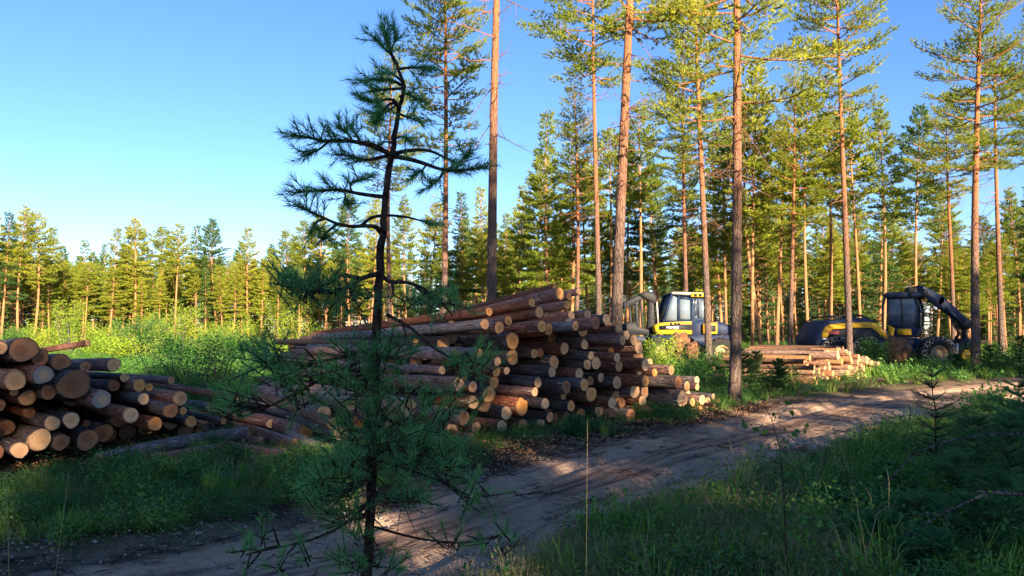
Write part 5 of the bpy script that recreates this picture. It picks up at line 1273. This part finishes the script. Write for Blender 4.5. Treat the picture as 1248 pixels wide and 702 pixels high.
# mid distance: both sides out to 35 m
okM = lambda x, y, a, r: (np.abs(a) > 1.15) & ~in_stack(x, y) & vis(x, y) & (vnoise(x, y, 2.5, 35)+.5 > r.random(len(x))*.55) & ~((x > 6) & (y < 24.5) & (y > 15) & (x < 15) & (r.random(len(x)) < .8)) & ~((a < 0) & (a > -3.4) & (y < 19)) & ~((x > 14) & (x < 21) & (y > 26) & (r.random(len(x)) < .75))
p, r = sample(9000, -26, 28, 12, 36, okM, 7); scatter('clearing_undergrowth', cB, p, r.uniform(.45, 1.15, len(p)), 'mixed grass and leafy undergrowth across the clearing and behind the stacks', 'undergrowth', 7)
# far floor to the forest edge
okF = lambda x, y, a, r: (np.abs(a) > 1.3) & vis(x, y) & (vnoise(x, y, 6, 37)+.5 > r.random(len(x))*.6)
p, r = sample(15000, -80, 80, 34, 108, okF, 8); scatter('sunlit_undergrowth', cY, p, r.uniform(.3, .85, len(p))*(1+.6*np.clip(vnoise(p[:, 0], p[:, 1], 5, 55)*2, -.5, 1))*np.where((p[:, 1] > 66) & (p[:, 0] < 0), .6, 1), 'sunlit yellow-green undergrowth reaching back to the forest edge', 'undergrowth', 8)
# litter: twigs, bark flakes, pebbles
def tlitter(kind, seed):
    r = np.random.default_rng(seed); mb = MB()
    for k in range(14):
        c = np.array([r.normal()*.12, r.normal()*.12, .008]); a = r.random()*6.28
        if kind == 'twig': d = np.array([math.cos(a), math.sin(a), r.normal()*.15])*r.uniform(.03, .12); mb.tube([c-d, c+r.normal(size=3)*.01, c+d], [.003, .003, .0015], 4)
        else:
            s = r.uniform(.004, .013); v = r.normal(size=(8, 3)); v /= np.linalg.norm(v, axis=1, keepdims=True); B = np.array([[x, y, z] for x in (-1, 1) for y in (-1, 1) for z in (-1, 1)])*.6+v*.35
            mb.add(B*s*[1.3, 1, .7]+c, [[0, 1, 3, 2], [4, 6, 7, 5], [0, 4, 5, 1], [2, 3, 7, 6], [0, 2, 6, 4], [1, 5, 7, 3]])
    m = {'twig': M['bark_young'], 'stone': plain('pebble', (.3, .26, .23), .8, .2), 'chip': plain('bark_chip', (.38, .2, .1), .8, .2)}[kind]
    return mb.mesh('litter', [m])
cT = templates('twig_litter', [tlitter('twig', 1), tlitter('twig', 2), tlitter('chip', 3), tlitter('stone', 4), tlitter('stone', 5)])
okT = lambda x, y, a, r: vis(x, y) & ~in_stack(x, y) & (np.abs(a) < 1.7) & (r.random(len(x)) < .25+.75*np.clip(np.abs(np.abs(a)-.0)*.9, 0, 1)**3)
p, r = sample(9000, -6, 12, 4.2, 18, okT, 9); p[:, 2] += .02; scatter('forest_litter', cT, p, r.uniform(.6, 1.3, len(p)), 'twigs, bark flakes and pebbles strewn over the track and its edges', 'litter', 9, .05)
okC = lambda x, y, a, r: vis(x, y) & (a < -1.05) & ((a > -3.0) | ((x > -6) & (x < -1) & (y > 9) & (y < 15)))
cC = templates('bark_debris', [tlitter('chip', 6), tlitter('twig', 7), tlitter('chip', 8)])
p, r = sample(5200, -6, 6, 8, 16, okC, 10); p[:, 2] += .02; scatter('bark_debris', cC, p, r.uniform(.8, 1.8, len(p)), 'orange bark flakes and twigs lying along the foot of the stacks', 'litter', 10, .1)

# the far wood reads as one mass behind the counted trees
cW = templates('far_wood', []); 
for i, (pr, nm) in enumerate([(FAR[2], 'a'), (SPR[1], 'b'), (SPR[0], 'c'), (FAR[8], 'd')]):
    n0 = len(pr[0].vertices); co = np.empty(n0*3, np.float32); pr[0].vertices.foreach_get('co', co)
    o1 = bpy.data.objects.new('wt', pr[0]); o2 = bpy.data.objects.new('wc', pr[1]); c = cW
    import bmesh
    bm = bmesh.new(); bm.from_mesh(pr[0]); nf = len(bm.faces); bm.from_mesh(pr[1]); bm.faces.ensure_lookup_table()
    for k in range(nf, len(bm.faces)): bm.faces[k].material_index = 1
    mm = bpy.data.meshes.new('wood_tree'); bm.to_mesh(mm); bm.free(); mm.materials.append(M['bark_far']); mm.materials.append(pr[1].materials[0])
    cW.objects.link(bpy.data.objects.new('wood_tree_'+nm, mm)); bpy.data.objects.remove(o1); bpy.data.objects.remove(o2)
r = np.random.default_rng(44); Q = []
for _ in range(6000):
    y = r.uniform(118, 175); x = r.uniform(-.85*y, .9*y)
    if all((x-a)**2+(y-b)**2 > 6 for a, b in Q): Q.append((x, y))
    if len(Q) > 700: break
Q = np.array(Q); z = height(Q[:, 0], Q[:, 1])
scatter('far_forest', cW, np.stack([Q[:, 0], Q[:, 1], z], 1), r.uniform(.72, .98, len(Q)), 'distant pine wood closing the view behind the forest edge', 'forest', 12, .02)

# ------------------------------------------------------------------ light
wd = bpy.data.worlds.new('World'); S.world = wd; wd.use_nodes = True; nt = wd.node_tree; nt.nodes.clear()
sky = nt.nodes.new('ShaderNodeTexSky'); sky.sky_type = 'NISHITA'; sky.sun_disc = False; sky.sun_elevation = R(EL); sky.sun_rotation = R(AZ)
sky.altitude = 0; sky.air_density = .9; sky.dust_density = .05; sky.ozone_density = 3.5
bg = nt.nodes.new('ShaderNodeBackground'); bg.inputs['Strength'].default_value = .064; wo = nt.nodes.new('ShaderNodeOutputWorld')
hs = nt.nodes.new('ShaderNodeHueSaturation'); hs.inputs['Saturation'].default_value = 1.12; nt.links.new(sky.outputs[0], hs.inputs['Color']); tn = nt.nodes.new('ShaderNodeVectorMath'); tn.operation = 'MULTIPLY'; tn.inputs[1].default_value = (1.04, .91, 1.0); nt.links.new(hs.outputs[0], tn.inputs[0]); nt.links.new(tn.outputs[0], bg.inputs['Color']); nt.links.new(bg.outputs[0], wo.inputs['Surface'])
sd = bpy.data.lights.new('sun', 'SUN'); sd.energy = 5.0; sd.angle = R(.5); sd.color = (1.0, .80, .55)
so = bpy.data.objects.new('sun', sd); COL.objects.link(so)
v = Vector((math.sin(R(AZ))*math.cos(R(EL)), math.cos(R(AZ))*math.cos(R(EL)), math.sin(R(EL))))
so.rotation_euler = v.to_track_quat('Z', 'Y').to_euler(); so.location = v*60
vs = S.view_settings; vs.view_transform = 'Standard'; vs.look = 'None'; vs.gamma = 1; vs.use_curve_mapping = False; vs.exposure = 2.2
S.cycles.max_bounces = 5; S.cycles.diffuse_bounces = 3; S.cycles.glossy_bounces = 2; S.cycles.transmission_bounces = 3; S.cycles.transparent_max_bounces = 4
S.cycles.use_adaptive_sampling = True; S.cycles.use_denoising = True
